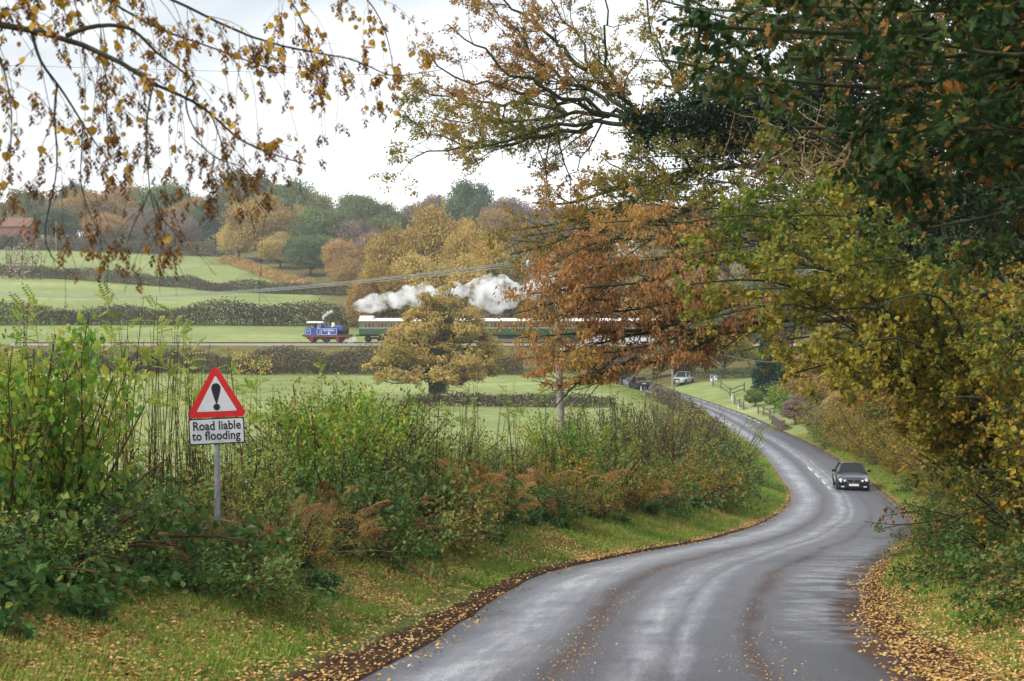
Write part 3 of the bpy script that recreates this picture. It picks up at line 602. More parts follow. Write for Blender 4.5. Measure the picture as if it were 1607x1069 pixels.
FT = [  # skyline wood behind the top field
 ('olive', -60, 300, 110, 505), ('olive', 38, 298, 105, 500), ('dgreen', 118, 287, 80, 525), ('rust', 145, 298, 105, 490), ('rust', 205, 290, 100, 520), ('dgreen', 88, 325, 80, 480), ('green', 262, 283, 100, 515),
 ('mauve', 232, 325, 70, 478), ('rust', 300, 305, 80, 500), ('dgreen', 338, 312, 90, 480), ('olive', 385, 262, 95, 500), ('mauve', 285, 335, 70, 474), ('olive', 20, 335, 90, 478), ('rust', 170, 335, 80, 476), ('green', 452, 283, 105, 500), ('olive', 490, 298, 80, 520),
 ('gold', 410, 308, 110, 425), ('ochre', 375, 345, 70, 430), ('gold', 470, 325, 70, 430), ('green', 508, 322, 100, 405), ('green', 560, 304, 85, 500), ('olive', 600, 318, 70, 505), ('dgreen', 615, 330, 60, 470),
 ('ochre', 440, 365, 70, 405), ('green', 488, 365, 80, 385), ('mauve', 556, 345, 80, 400), ('rust', 540, 372, 65, 368), ('mauve', 582, 362, 60, 372), ('rust', 548, 405, 60, 340), ('green', 600, 340, 70, 410),
 # around and behind the big golden oaks past the railway
 ('dgreen', 740, 283, 86, 480), ('mauve', 685, 306, 70, 490), ('mauve', 650, 318, 70, 480), ('mauve', 800, 310, 90, 470), ('rust', 770, 325, 80, 450), ('dgreen', 742, 328, 30, 380), ('mauve', 850, 325, 90, 465), ('olive', 905, 318, 100, 470), ('mauve', 965, 322, 100, 480), ('rust', 1030, 318, 110, 470), ('olive', 1100, 315, 110, 480), ('mauve', 1180, 315, 120, 470), ('green', 1260, 312, 130, 470), ('olive', 1350, 310, 130, 460), ('rust', 1450, 310, 150, 470), ('olive', 1560, 305, 150, 460), ('green', 1660, 300, 150, 450),
 ('gold', 680, 326, 135, 285), ('gold', 618, 360, 105, 262), ('gold', 738, 348, 90, 272), ('gold', 770, 375, 80, 262), ('ochre', 650, 402, 110, 246), ('gold', 592, 412, 88, 242), ('rust', 572, 440, 58, 240), ('ochre', 720, 400, 100, 248), ('olive', 800, 395, 90, 262), ('mauve', 815, 360, 90, 320),
 ('rust', 870, 372, 110, 290), ('olive', 850, 430, 90, 250), ('mauve', 930, 350, 110, 320), ('rust', 940, 410, 100, 262), ('olive', 1000, 380, 110, 280), ('ochre', 1010, 440, 90, 250), ('rust', 1075, 400, 110, 275), ('mauve', 1130, 380, 120, 300), ('olive', 1150, 440, 110, 255), ('green', 1230, 400, 130, 265), ('rust', 1320, 410, 130, 260), ('olive', 1420, 400, 140, 255), ('green', 1530, 390, 150, 250)]
for a in FT: far_tree(*a)
ZONE = 'in the wood on the far hillside'
for k, items in placed.items():
    name_series(items, 'rounded %s %s' % KINDS_[k], 'tree', '%s trees of the far wood' % KINDS_[k][0], ZONE)

# oak standing in the meadow in front of the train
ox, oD = -7.6 + 16.0 * 0, 170.0; ox = (684 - 803.5) / F * oD
_oc = [(606, 566, 19), (632, 548, 24), (668, 566, 26), (700, 552, 28), (738, 566, 25), (764, 548, 20), (652, 590, 17), (716, 592, 18), (600, 590, 11), (768, 580, 14), (622, 582, 15), (690, 588, 16),
       (640, 520, 20), (676, 516, 25), (722, 520, 24), (762, 524, 14), (616, 536, 15), (700, 498, 20), (660, 490, 17), (735, 492, 14), (690, 470, 15), (712, 474, 12), (668, 466, 10), (640, 496, 9), (752, 504, 10), (700, 456, 8), (748, 590, 12), (590, 574, 9), (782, 560, 9)]
_ro = rs(4); _oc = _oc + [(px + _ro.normal(0, 8), py + _ro.normal(0, 5), r_ * .85) for px, py, r_ in _oc]
_cc = np.array([pt(px, py, oD) - [ox, oD, gz(ox, oD)] + [0, _ro.uniform(-1, 1) * (5.5 if py > 530 else 3.0), 0] for px, py, r_ in _oc]); _cr = np.array([r_ / F * oD for _, _, r_ in _oc])
oak = crown_tree('meadow_oak', 14.0, 15.2, 2.6, 78, 'ochre', 52000, .22, ragged=.4, trunk_r=.42, loc=(ox, oD, gz(ox, oD)), holes=.50, clumps=(_cc, _cr), hs=26)
tag(oak, 'broad amber oak alone in the meadow hiding part of the train', 'tree')
rr0 = rs(5); mb = MB(); n = 5000; a = rr0.uniform(0, 2 * pi, n); h = rr0.uniform(.1, 1, n) ** .8 * 6.0; rad_ = .45 + .45 * rr0.uniform(0, 1, n) + .07 * h
P_ = np.stack([np.cos(a) * rad_ + .25 * np.sin(h), np.sin(a) * rad_, h], 1); scatter(mb, TUFT, P_, rr0.normal(size=(n, 3)), unit(np.stack([np.cos(a), np.sin(a), a * 0 + .4], 1)), .28, rr0.uniform(0, 1, n))
iv = mb.obj('ivy', M['dgreen'], None, loc=oak.location); tag(iv, 'dark ivy clothing the trunk of the meadow oak', 'ivy')

# hedges across the fields
def pxD(px, D): return ((px - 803.5) / F * D, D)
H_ = []
H_.append((hedge_row('field_hedge', [pxD(-60, 262), pxD(200, 261), pxD(380, 259), pxD(480, 258), pxD(570, 256)], 3.6, 3.4, 1, 'hedge', 110, .24), 'thick brown hedge just behind the locomotive'))
H_.append((hedge_row('field_hedge', [pxD(-40, 372), pxD(120, 366), pxD(290, 356), pxD(330, 350), pxD(545, 338)], 2.7, 3.2, 2, 'hedge', 90, .27), 'dark hedge between the two upper sloping fields'))
H_.append((hedge_row('field_hedge', [pxD(-60, 446), pxD(200, 446), pxD(365, 442)], 3.4, 4, 3, 'hedge', 50, .4), 'long low hedge along the top of the highest field'))
H_.append((hedge_row('field_hedge', [pxD(-80, 203.6), pxD(250, 203.4), pxD(440, 203.2), pxD(600, 203), pxD(820, 203)], 2.9, 3.6, 4, 'hedge', 130, .2), 'scrubby mauve-brown hedge at the foot of the railway bank'))
H_.append((hedge_row('field_hedge', [pxD(640, 158), pxD(760, 157), pxD(905, 155), pxD(960, 152)], 1.3, 2.4, 5, 'hedge', 150, .2), 'low brown hedge crossing the meadow behind the oak foot'))
for o, l in H_: tag(o, l, 'hedge', 'hedges between the fields')
b = hedge_row('fern_bank', [pxD(352, 425), pxD(400, 398), pxD(440, 372), pxD(490, 352)], 2.0, 5, 6, 'rust', 40, .4); tag(b, 'rusty fern bank edging the wood beside the top field', 'ferns')
gb = hedge_row('gorse_bush', [pxD(365, 202), pxD(430, 202)], 3.2, 3, 9, 'ochre', 30, .28); tag(gb, 'yellowish bush growing at the foot of the railway bank', 'bush')
gb = hedge_row('scrub_bush', [pxD(12, 366), pxD(60, 364)], 8, 9, 10, 'mauve', 6, .5, 'redstem'); tag(gb, 'bare twiggy bush at the left end of the upper hedge', 'bush')

fw = hedge_row('far_woodland', [pxD(-150, 548), pxD(400, 545), pxD(1000, 520), pxD(1750, 500)], 12, 12, 41, 'olive', 5.0, .75, 'redstem', .2)
for c_ in list(fw.children): pass
tag(fw, kind='stuff')
# barn at the far left
br = empty('brick_barn', (pt(14, 0, 452)[0], 452, gz(pt(14, 0, 452)[0], 452))); mb = MB()
mb.box((0, 0, 3.2), (15, 9, 6.4)); mb.obj('wall', plain('old_red_brick', (.24, .10, .075), .9, scale=3, col2=(.17, .075, .06)), br)
mb = MB(); mb.prism([(-5, 6.4), (5, 6.4), (0, 9.6)], 'x', -8, 8); mb.obj('roof', plain('clay_tiles', (.22, .10, .07), .9, scale=2, col2=(.14, .07, .055)), br)
for k in range(3):
    mb = MB(); mb.box((-4.5 + k * 4.5, -4.55, 3.2), (1.2, .12, 1.4)); mb.obj('window', plain('dark_pane', (.03, .035, .04), .2), br)
tag(br, 'red brick barn at the far left edge under the wood', 'barn')

# ------------------------------------------------------------------ railway line, train and bridge
TY = 215.0; RAIL = -.24
def tx(px): return (px - 803.5) / F * TY
M['ballast'] = plain('ballast_stone', (.36, .31, .29), .95, scale=30, col2=(.20, .165, .15), bump=.5)
M['rail'] = plain('rusty_rail', (.10, .06, .045), .5, .6)
M['sleeper'] = plain('sleeper_wood', (.10, .075, .055), .9, scale=5)
mb = MB(); xs = np.arange(-75, 45.1, 3); prof = [(-2.6, -.78), (-1.7, -.44), (1.7, -.44), (2.6, -.78)]
for i in range(len(xs) - 1):
    V = [(xs[i + k], TY + u, z) for k in (0, 1) for u, z in prof]; mb.add(V, [[j, j + 4, j + 5, j + 1] for j in range(3)])
rb = mb.obj('railway_track_bed', M['ballast'], None); tag(rb, kind='structure')
tk = empty('railway_track', (0, TY, RAIL)); 
for sgn in (-.72, .72):
    mb = MB(); mb.box((-15, sgn, -.07), (120, .07, .14)); mb.obj('rail', M['rail'], tk)
mb = MB()
for x in np.arange(-74.6, 44.6, .75): mb.box((x, 0, -.19), (.25, 2.5, .11))
so = mb.obj('sleepers', M['sleeper'], tk); so['kind'] = 'stuff'
tag(tk, 'single railway line running along the low embankment across the meadow', 'railway track')

M['lblue'] = plain('loco_blue_paint', (.012, .06, .30), .3, coat=.3, spec=.5, var=.15)
M['lining'] = plain('pale_blue_lining', (.62, .68, .78), .5)
M['black'] = plain('black_metal', (.018, .018, .02), .5, spec=.4)
M['redframe'] = plain('red_brown_frame', (.20, .045, .035), .5)
M['brass'] = plain('polished_brass', (.80, .60, .28), .25, 1.0)
M['whiteroof'] = plain('white_roof', (.78, .78, .76), .6, var=.12, scale=1.5)
M['cgreen'] = plain('carriage_green', (.028, .085, .030), .35, coat=.2, var=.1)
M['cream'] = plain('upper_olive_panel', (.10, .15, .06), .45)
M['teak'] = plain('teak_frame', (.42, .17, .075), .5, scale=20, var=.3)
M['cglass'] = plain('carriage_glass', (.03, .035, .04), .12, spec=.6)
M['under'] = plain('underframe_dark', (.02, .024, .045), .6)
def text_mesh(name, s, size, mat, parent, loc, rot, bold=.0, spacing=1.0, ext=.004, sx=1.0):
    cu = bpy.data.curves.new(name, 'FONT'); cu.body = s; cu.size = size; cu.align_x = 'CENTER'; cu.align_y = 'CENTER'; cu.offset = bold; cu.space_character = spacing; cu.extrude = ext
    tmp = bpy.data.objects.new('tmp_text', cu); COL.objects.link(tmp); dg = bpy.context.evaluated_depsgraph_get()
    me = bpy.data.meshes.new_from_object(tmp.evaluated_get(dg)); bpy.data.objects.remove(tmp); me.materials.clear(); me.materials.append(mat); me.name = name
    o = link(name, me, parent, loc); o.rotation_euler = rot; o.scale = (sx, 1, 1); return o
def lining(mb, x0, x1, z0, z1, y, w_=.05):
    for a, b in (((x0, z0), (x1, z0)), ((x0, z1), (x1, z1))): mb.box(((a[0] + b[0]) / 2, y, a[1]), (b[0] - a[0] + w_, .012, w_))
    for x in (x0, x1): mb.box((x, y - .002, (z0 + z1) / 2), (w_, .012, z1 - z0 - w_))
# locomotive: x from its bunker end (0) to the smokebox end (6.7), z above rail
L0 = tx(480); loco = empty('steam_locomotive', (L0, TY, RAIL))
mb = MB(); mb.box((3.35, 0, .98), (6.5, 2.3, .10)); mb.box((3.35, -1.16, .86), (6.5, .04, .20)); mb.box((3.35, 0, .72), (6.3, 1.3, .45)); mb.obj('running_plate', M['redframe'], loco)
mb = MB(); mb.cyl((2.0, 0, 1.85), (5.55, 0, 1.85), .62, n=24); mb.obj('boiler', M['lblue'], loco, True)
sb = MB(); sb.cyl((5.5, 0, 1.82), (6.38, 0, 1.82), .68, n=24); sb.box((5.95, 0, 1.2), (.8, 1.1, .5)); sb.cyl((6.38, 0, 1.82), (6.47, 0, 1.82), .55, .45, n=20); sb = sb.obj('smokebox', M['black'], loco)
mb = MB(); mb.lathe([(.24, 0), (.20, .1), (.17, .35), (.17, .70), (.22, .74), (.22, .80), (.14, .80)], (6.0, 0, 2.42), 16); mb.obj('chimney', M['black'], loco, True)
mb = MB(); mb.lathe([(.34, 0), (.30, .10), (.29, .38), (.22, .52), (.08, .60), (0, .61)], (4.15, 0, 2.40), 16); mb.obj('dome', M['brass'], loco, True)
mb = MB(); mb.lathe([(.05, 0), (.05, .35), (.09, .38), (0, .42)], (2.95, 0, 2.45), 8); mb.obj('safety_valve', M['brass'], loco, True)
for sgn in (-1, 1):
    mb = MB(); mb.box((3.65, sgn * .93, 1.58), (2.5, .44, 1.12)); tkk = mb.obj('side_tank', M['lblue'], loco)
    mb = MB(); lining(mb, 2.52, 4.78, 1.14, 2.02, sgn * 1.157); mb.obj('lining', M['lining'], tkk)
text_mesh('lettering', 'BLUEBELL', .36, M['lining'], loco, (3.65, -1.17, 1.76), (radians(90), 0, 0), .012, 1.1, .004)
mb = MB(); mb.cyl((3.65, -1.16, 1.36), (3.65, -1.175, 1.36), .17, n=16); mb.obj('crest', M['lining'], loco)
cabo = MB()
for sgn in (-1, 1):
    cabo.box((1.45, sgn * 1.12, 1.60), (1.9, .05, 1.16)); cabo.box((.55, sgn * 1.12, 2.55), (.1, .05, .75)); cabo.box((2.25, sgn * 1.12, 2.55), (.34, .05, .75)); cabo.box((1.45, sgn * 1.12, 2.90), (1.9, .05, .10))
cabo.box((2.42, 0, 2.2), (.05, 2.2, 1.6)); cabo.box((.5, 0, 1.6), (.05, 2.2, 1.16)); cabo = cabo.obj('cab', M['lblue'], loco)
mb = MB(); lining(mb, 1.98, 2.32, 2.27, 2.82, -1.152, .05); lining(mb, 1.85, 2.3, 1.14, 2.05, -1.15, .05); mb.obj('lining', M['lining'], cabo)
mb = MB(); V = []; n = 9
for x in (.25, 2.75):
    for i in range(n): a = (i / (n - 1) - .5) * 2; V.append((x, a * 1.30, 3.14 - .20 * a * a))
    for i in range(n): a = (i / (n - 1) - .5) * 2; V.append((x, a * 1.30, 3.04 - .20 * a * a))
mb.add(V, [[i, i + 1, i + 1 + 2 * n, i + 2 * n] for i in range(n - 1)] + [[n + i, n + i + 2 * n, n + i + 1 + 2 * n, n + i + 1] for i in range(n - 1)] + [[0, 2 * n, 3 * n, n], [n - 1, 2 * n - 1, 4 * n - 1, 3 * n - 1]])
mb.box((1.5, -1.29, 2.93), (2.5, .05, .12)); mb.obj('roof', M['whiteroof'], loco)
mb = MB(); mb.prism([(-.02, 1.03), (.55, 1.03), (.55, 2.16), (.10, 2.16), (-.02, 1.9)], 'y', -1.13, 1.13); bk = mb.obj('bunker', M['lblue'], loco)
mb = MB(); lining(mb, .10, .86, 1.2, 1.98, -1.16, .05); mb.obj('lining', M['lining'], bk)
text_mesh('number', '323', .28, M['lining'], loco, (.48, -1.17, 1.6), (radians(90), 0, 0), .01)
for x in (1.15, 3.1, 5.2):
    for sgn in (-.76, .76):
        mb = MB(); mb.lathe([(.0, -.04), (.56, -.04), (.62, -.04), (.62, .06), (.50, .06), (.48, .0), (.12, .0), (.12, .08), (0, .08)], (x, sgn, .60), 22, 'y'); wh = mb.obj('wheel', M['black'], loco)
        mb = MB()
        for k in range(10): a = k * pi / 5; mb.bar((x, sgn - .05, .6), (x + .52 * cos(a), sgn - .05, .6 + .52 * sin(a)), .05, .03)
        mb.obj('spokes', M['lblue'], wh)
mb = MB(); mb.bar((1.15, -.92, .45), (5.2, -.92, .45), .05, .10); mb.obj('coupling_rod', M['rail'], loco)
for x0, dx in ((-.02, -1), (6.62, 1)):
    mb = MB(); mb.box((x0, 0, .95), (.10, 2.3, .40)); mb.obj('buffer_beam', M['redframe'], loco)
    for sgn in (-.86, .86):
        mb = MB(); mb.cyl((x0, sgn, .98), (x0 + dx * .32, sgn, .98), .09, n=10); mb.cyl((x0 + dx * .32, sgn, .98), (x0 + dx * .36, sgn, .98), .20, n=14); mb.obj('buffer', M['black'], loco)
mb = MB()
for x in (1.0, 4.9): mb.box((x, -1.15, .62), (.42, .04, .42)); mb.bar((x, -1.17, .35), (x, -1.17, .1), .4, .04)
mb.obj('steps', M['redframe'], loco)
tag(loco, 'small blue tank locomotive with brass dome and white cab roof, coupled ahead of the carriages', 'locomotive')
# driver leaning in the cab
r = rs(3); drv = empty('person', (L0 + 1.45, TY - .25, RAIL + 1.03)); mb = MB()
def ring_body(mb, rings, n=10):
    V = []
    for (x, y, z, rx, ry) in rings:
        for i in range(n): a = 2 * pi * i / n; V.append((x + rx * cos(a), y + ry * sin(a), z))
    k = len(rings); mb.add(V, [[j * n + i, j * n + (i + 1) % n, (j + 1) * n + (i + 1) % n, (j + 1) * n + i] for j in range(k - 1) for i in range(n)])
ring_body(mb, [(0, 0, 0, .10, .09), (0, 0, .45, .11, .1), (0, 0, .85, .17, .13), (0, 0, 1.15, .19, .13), (0, 0, 1.38, .22, .12), (0, 0, 1.45, .08, .07), (0, 0, 1.52, .06, .06), (0, 0, 1.58, .085, .09), (0, 0, 1.66, .09, .10), (0, 0, 1.74, .07, .08), (0, 0, 1.78, .01, .01)])
mb.obj('body', plain('driver_overalls', (.04, .045, .07), .8), drv, True)
tag(drv, 'driver in dark overalls standing inside the locomotive cab', 'person')

def coach(name, x0, length, birdcage=False):
    c = empty(name, (x0, TY, RAIL)); Lc = length; zf = 1.15
    mb = MB(); mb.box((Lc / 2, 0, 1.62), (Lc, 2.6, .94)); lo = mb.obj('lower_panels', M['cgreen'], c)
    mb = MB(); mb.box((Lc / 2, 0, 2.55), (Lc - .02, 2.56, .92)); mb.box((Lc / 2, 0, 3.08), (Lc, 2.6, .14)); mb.box((Lc / 2, 0, 2.115), (Lc, 2.63, .05), 0, 1); mb.obj('upper_panels', [M['cream'], M['lining']], c)
    mb = MB(); n = 9; V = []
    for x in (-.08, Lc + .08):
        for i in range(n): a = (i / (n - 1) - .5) * 2; V.append((x, a * 1.40, 3.62 - .42 * abs(a) ** 2.4))
        for i in range(n): a = (i / (n - 1) - .5) * 2; V.append((x, a * 1.40, 3.14))
    mb.add(V, [[i, i + 1, i + 1 + 2 * n, i + 2 * n] for i in range(n - 1)] + [[n + i, n + i + 2 * n, n + i + 1 + 2 * n, n + i + 1] for i in range(n - 1)] + [[0, 2 * n, 3 * n, n], [n - 1, 2 * n - 1, 4 * n - 1, 3 * n - 1]] + [[j * 2 * n + i, j * 2 * n + n + i, j * 2 * n + n + i + 1, j * 2 * n + i + 1] for j in (0, 1) for i in range(n - 1)])
    rf = mb.obj('roof', M['whiteroof'], c)
    mb = MB()
    for x in np.arange(1.2, Lc, 2.2): mb.lathe([(.12, 0), (.12, .14), (.05, .2), (0, .2)], (x, 0, 3.62), 8)
    mb.obj('roof_vents', M['black'], rf)
    if birdcage:
        mb = MB(); mb.prism([(-1.25, 3.3), (1.25, 3.3), (1.15, 3.85), (.6, 3.98), (-.6, 3.98), (-1.15, 3.85)], 'x', .05, 2.1); mb.obj('guards_lookout', M['whiteroof'], c)
    nb = int((Lc - .6) / 1.75)
    for k in range(nb):
        x = .6 + (k + .5) * (Lc - 1.2) / nb
        for dx, ww in ((-.52, .36), (0, .52), (.52, .36)):
            mb = MB(); z0, z1 = 2.2, 2.92
            for s_ in (-1, 1):
                mb.box((x + dx - ww / 2, s_ * 1.30, (z0 + z1) / 2), (.06, .05, z1 - z0)); mb.box((x + dx + ww / 2, s_ * 1.30, (z0 + z1) / 2), (.06, .05, z1 - z0))
                mb.box((x + dx, s_ * 1.302, z0), (ww + .06, .05, .06)); mb.box((x + dx, s_ * 1.302, z1), (ww + .06, .05, .06))
            wn = mb.obj('window', M['teak'], c)
            mb = MB()
            for s_ in (-1, 1): mb.box((x + dx, s_ * 1.285, (z0 + z1) / 2), (ww - .05, .02, z1 - z0 - .05))
            mb.obj('pane', M['cglass'], wn)
    mb = MB(); mb.box((Lc / 2, 0, 1.02), (Lc, 2.1, .26)); mb.box((Lc / 2, -1.22, .72), (Lc - 3, .25, .06)); mb.box((Lc / 2, 0, .70), (3.2, 1.9, .42)); mb.obj('underframe', M['under'], c)
    for bx in (2.2, Lc - 2.2):
        mb = MB(); mb.box((bx, -.98, .60), (2.9, .08, .28)); mb.box((bx, .98, .60), (2.9, .08, .28)); mb.box((bx, 0, .65), (.5, 1.9, .3)); bg_ = mb.obj('bogie', M['under'], c)
        for wx in (-.95, .95):
            for sgn in (-.76, .76):
                mb = MB(); mb.lathe([(0, -.05), (.44, -.05), (.48, -.05), (.48, .06), (.4, .06), (.38, .01), (0, .01)], (bx + wx, sgn, .46), 16, 'y'); mb.obj('wheel', M['black'], bg_)
    for x0_, dx in ((0, -1), (Lc, 1)):
        for sgn in (-.86, .86):
            mb = MB(); mb.cyl((x0_, sgn, 1.0), (x0_ + dx * .40, sgn, 1.0), .09, n=8); mb.cyl((x0_ + dx * .4, sgn, 1.0), (x0_ + dx * .44, sgn, 1.0), .2, n=12); mb.obj('buffer', M['black'], c)
    return c
CL = (716 - 565) / F * TY
for i, (px, lb) in enumerate(((565, 'green carriage with a raised white lookout at its end, coupled next to the locomotive'), (721.5, 'green carriage with teak window frames emerging to the right of the meadow oak'), (878, 'white-roofed green carriage mostly hidden behind the copper leaves, last of the train'))):
    c = coach('railway_carriage', tx(px), CL, i == 0); tag(c, lb, 'carriage', 'carriages of the steam train')
mb = MB(); 
for x in (tx(549.6) , tx(718), tx(875)): mb.bar((x - .6, TY, RAIL + .95), (x + .9, TY, RAIL + .95), .06, .06)
cp = mb.obj('coupling_chain', M['black']); tag(cp, 'coupling links joining locomotive and carriages', 'coupling')

# girder bridge carrying the line over the lane, white parapet toward the road
bgx0, bgx1 = tx(916), tx(1085); bb = empty('railway_bridge', ((bgx0 + bgx1) / 2, TY, RAIL)); hw = (bgx1 - bgx0) / 2
M['whitegirder'] = plain('white_painted_girder', (.72, .73, .74), .6, var=.15, scale=1.0)
mb = MB(); mb.box((0, 0, -.42), (2 * hw, 5.6, .30)); mb.obj('deck', M['black'], bb)
for sgn in (-1, 1):
    mb = MB(); mb.box((0, sgn * 2.9, .18), (2 * hw, .16, 1.35)); mb.box((0, sgn * 2.9, .90), (2 * hw + .1, .34, .09)); mb.box((0, sgn * 2.9, -.52), (2 * hw + .1, .34, .09))
    for x in np.arange(-hw + .7, hw, 1.5): mb.box((x, sgn * 3.02, .19), (.08, .12, 1.3))
    mb.obj('parapet', M['whitegirder'], bb)
for sx_ in (-1, 1):
    mb = MB(); mb.box((sx_ * (hw - 1.2), 0, -3.6), (2.4, 6.2, 6.2)); mb.obj('abutment', plain('abutment_brick', (.19, .10, .075), .9, scale=4, var=.4), bb)
tag(bb, 'railway bridge with white parapet seen through the copper leaves', 'bridge')

# ------------------------------------------------------------------ steam
def steam_mat(name, dens, nscale=.55, lo=.42, hi=.62):
    m, t, o = new_mat(name); v = N(t, 'VolumePrincipled'); v.inputs['Color'].default_value = (.97, .98, 1, 1); v.inputs['Anisotropy'].default_value = 0.0
    g = N(t, 'NewGeometry'); nz = N(t, 'TexNoise', Scale=nscale, Detail=4.0, Roughness=.6); t.links.new(g.outputs['Position'], nz.inputs['Vector'])
    mr = N(t, 'MapRange'); mr.inputs['From Min'].default_value = lo; mr.inputs['From Max'].default_value = hi; mr.inputs['To Max'].default_value = dens; t.links.new(nz.outputs['Fac'], mr.inputs['Value'])
    t.links.new(mr.outputs[0], v.inputs['Density']); t.links.new(v.outputs[0], o.inputs['Volume']); return m
def ico(mb, c, r, seed, n=14):
    V = []; rr_ = rs(seed)
    th = np.linspace(0.05, pi - .05, n); ph = np.arange(2 * n) * pi / n
    T, P_ = np.meshgrid(th, ph, indexing='ij'); d = np.stack([np.sin(T) * np.cos(P_), np.sin(T) * np.sin(P_), np.cos(T)], -1).reshape(-1, 3)
    rad = r * (1 + .14 * noise2(d[:, 0] * 3 + d[:, 1] * 2, d[:, 2] * 3, seed, 2.0) + .10 * noise2(d[:, 0] * 3 - d[:, 1], d[:, 2] * 3, seed + 1, 4.5))
    m_ = 2 * n; f = [[i * m_ + j, (i + 1) * m_ + j, (i + 1) * m_ + (j + 1) % m_, i * m_ + (j + 1) % m_] for i in range(n - 1) for j in range(m_)]
    V = np.array(c) + d * rad[:, None] * np.array([1, 1, .9]); mb.add(V, f); mb.add(V[:m_], [list(range(m_))]); mb.add(V[-m_:], [list(range(m_ - 1, -1, -1))])
PL = [(557, 484, 5), (566, 479, 8), (579, 478, 10), (586, 472, 9), (600, 476, 11), (612, 470, 10), (626, 472, 10), (640, 463, 12), (652, 468, 11), (668, 456, 10), (678, 464, 9), (693, 460, 8), (706, 462, 8), (714, 453, 9), (722, 459, 8), (741, 462, 9), (748, 452, 11), (756, 468, 14), (768, 454, 17), (764, 470, 13), (778, 478, 12), (783, 449, 15), (790, 466, 16), (800, 456, 12), (808, 467, 8), (822, 460, 9), (836, 456, 11), (848, 447, 12), (856, 456, 10), (866, 446, 11), (880, 450, 8), (893, 436, 7), (930, 418, 6), (958, 396, 8), (972, 388, 11), (981, 380, 9), (990, 392, 10), (1004, 402, 8)]
mb = MB()
for i, (px, py, r_) in enumerate(PL): ico(mb, pt(px, py, TY + 2.5) + np.array([0, (i % 3 - 1) * .6, 0]), 1.5 * r_ / F * TY, 200 + i * 3)
st = mb.obj('steam', steam_mat('steam_plume', 2.1, .55, .44, .74)); tag(st, kind='stuff')
rm = st.modifiers.new('remesh', 'REMESH'); rm.mode = 'VOXEL'; rm.voxel_size = .25
mb = MB()
for i, (px, py, r_) in enumerate(((507, 500, 2.2), (508, 497, 2.6), (511, 494, 3.2), (515, 491, 3.6), (520, 489, 3.2))): ico(mb, pt(px, py, TY), r_ / F * TY, 300 + i, 8)
ico(mb, pt(549, 535, TY - 1), 5 / F * TY, 330, 8); ico(mb, pt(556, 533, TY - 1), 5 / F * TY, 331, 8)
st = mb.obj('steam', steam_mat('steam_wisp', 2.2, 1.2, .3, .6)); tag(st, kind='stuff'); rm = st.modifiers.new('remesh', 'REMESH'); rm.mode = 'VOXEL'; rm.voxel_size = .08

# ------------------------------------------------------------------ flood warning sign
SD = 18.6; sx0 = (340 - 803.5) / F * SD; sz0 = gz(sx0, SD)
def sz(py): return (534.5 - py) / F * SD
sign = empty('road_sign', (sx0, SD, sz0))
M['sgrey'] = plain('galvanised_post', (.33, .36, .38), .45, .3, var=.25, scale=12)
M['sred'] = plain('faded_red_sheeting', (.55, .018, .022), .4, var=.18, scale=9)
M['swhite'] = plain('dull_white_sheeting', (.56, .58, .62), .45, var=.12, scale=7)
M['sblack'] = plain('sign_black', (.012, .012, .016), .5)
mb = MB(); mb.cyl((0, .035, -.5), (0, .035, sz(590) - sz0), .038, n=20); mb.lathe([(.040, 0), (.036, .015), (0, .02)], (0, .035, sz(590) - sz0), 20); mb.obj('post', M['sgrey'], sign, True)
def rounded(poly, r_, k=6):
    out_ = []; n = len(poly)
    for i in range(n):
        p0, p1, p2 = [np.array(poly[(i + j) % n], float) for j in (-1, 0, 1)]; a, b = unit(p0 - p1), unit(p2 - p1)
        ang = math.acos(float(np.clip(a @ b, -1, 1))); dd_ = r_ / math.tan(ang / 2); s_, e_ = p1 + a * dd_, p1 + b * dd_; c = p1 + unit(a + b) * (r_ / math.sin(ang / 2))
        a0 = math.atan2(*(s_ - c)[::-1]); a1 = math.atan2(*(e_ - c)[::-1]); da = (a1 - a0 + pi) % (2 * pi) - pi
        for q in range(k + 1): t_ = a0 + da * q / k; out_.append((c[0] + r_ * cos(t_), c[1] + r_ * sin(t_)))
    return out_
tri = empty('triangle_plate', (0, -.012, sz(628) - sz0)); tri.parent = sign; tri.rotation_euler = (radians(2), radians(-2.2), radians(4))
sc_ = SD / F
T0 = [(-48.5 * sc_, -27 * sc_), (48.5 * sc_, -27 * sc_), (0, 58 * sc_)]
mb = MB(); mb.prism(rounded(T0, .055), 'y', -.004, .004); mb.obj('red_border', M['sred'], tri)
T1 = [(-31.5 * sc_, -17.5 * sc_), (31.5 * sc_, -17.5 * sc_), (0, 39 * sc_)]
mb = MB(); mb.prism(rounded(T1, .012), 'y', -.0068, -.0045); mb.obj('white_face', M['swhite'], tri)
exc = [(7.2 * cos(a) * sc_, (19.5 + 7.2 * sin(a)) * sc_) for a in np.linspace(0, pi, 12)] + [(-6.6 * sc_, 14 * sc_), (-.9 * sc_, -5 * sc_), (.9 * sc_, -5 * sc_), (6.6 * sc_, 14 * sc_)]
mb = MB(); mb.prism(exc[::-1], 'y', -.0092, -.0070); mb.prism([(5.2 * cos(a) * sc_, (-10.6 + 5.2 * sin(a)) * sc_) for a in np.linspace(0, 2 * pi, 24, endpoint=False)], 'y', -.0092, -.0070); mb.obj('exclamation_mark', M['sblack'], tri)
mb = MB(); mb.box((0, .012, .05), (.30, .015, .035)); mb.box((0, .012, .28), (.16, .015, .035)); mb.obj('back_rail', M['sgrey'], tri)
pl_ = empty('text_plate', (.004, -.012, sz(676.5) - sz0)); pl_.parent = sign; pl_.rotation_euler = (radians(2), radians(-2.6), radians(4))
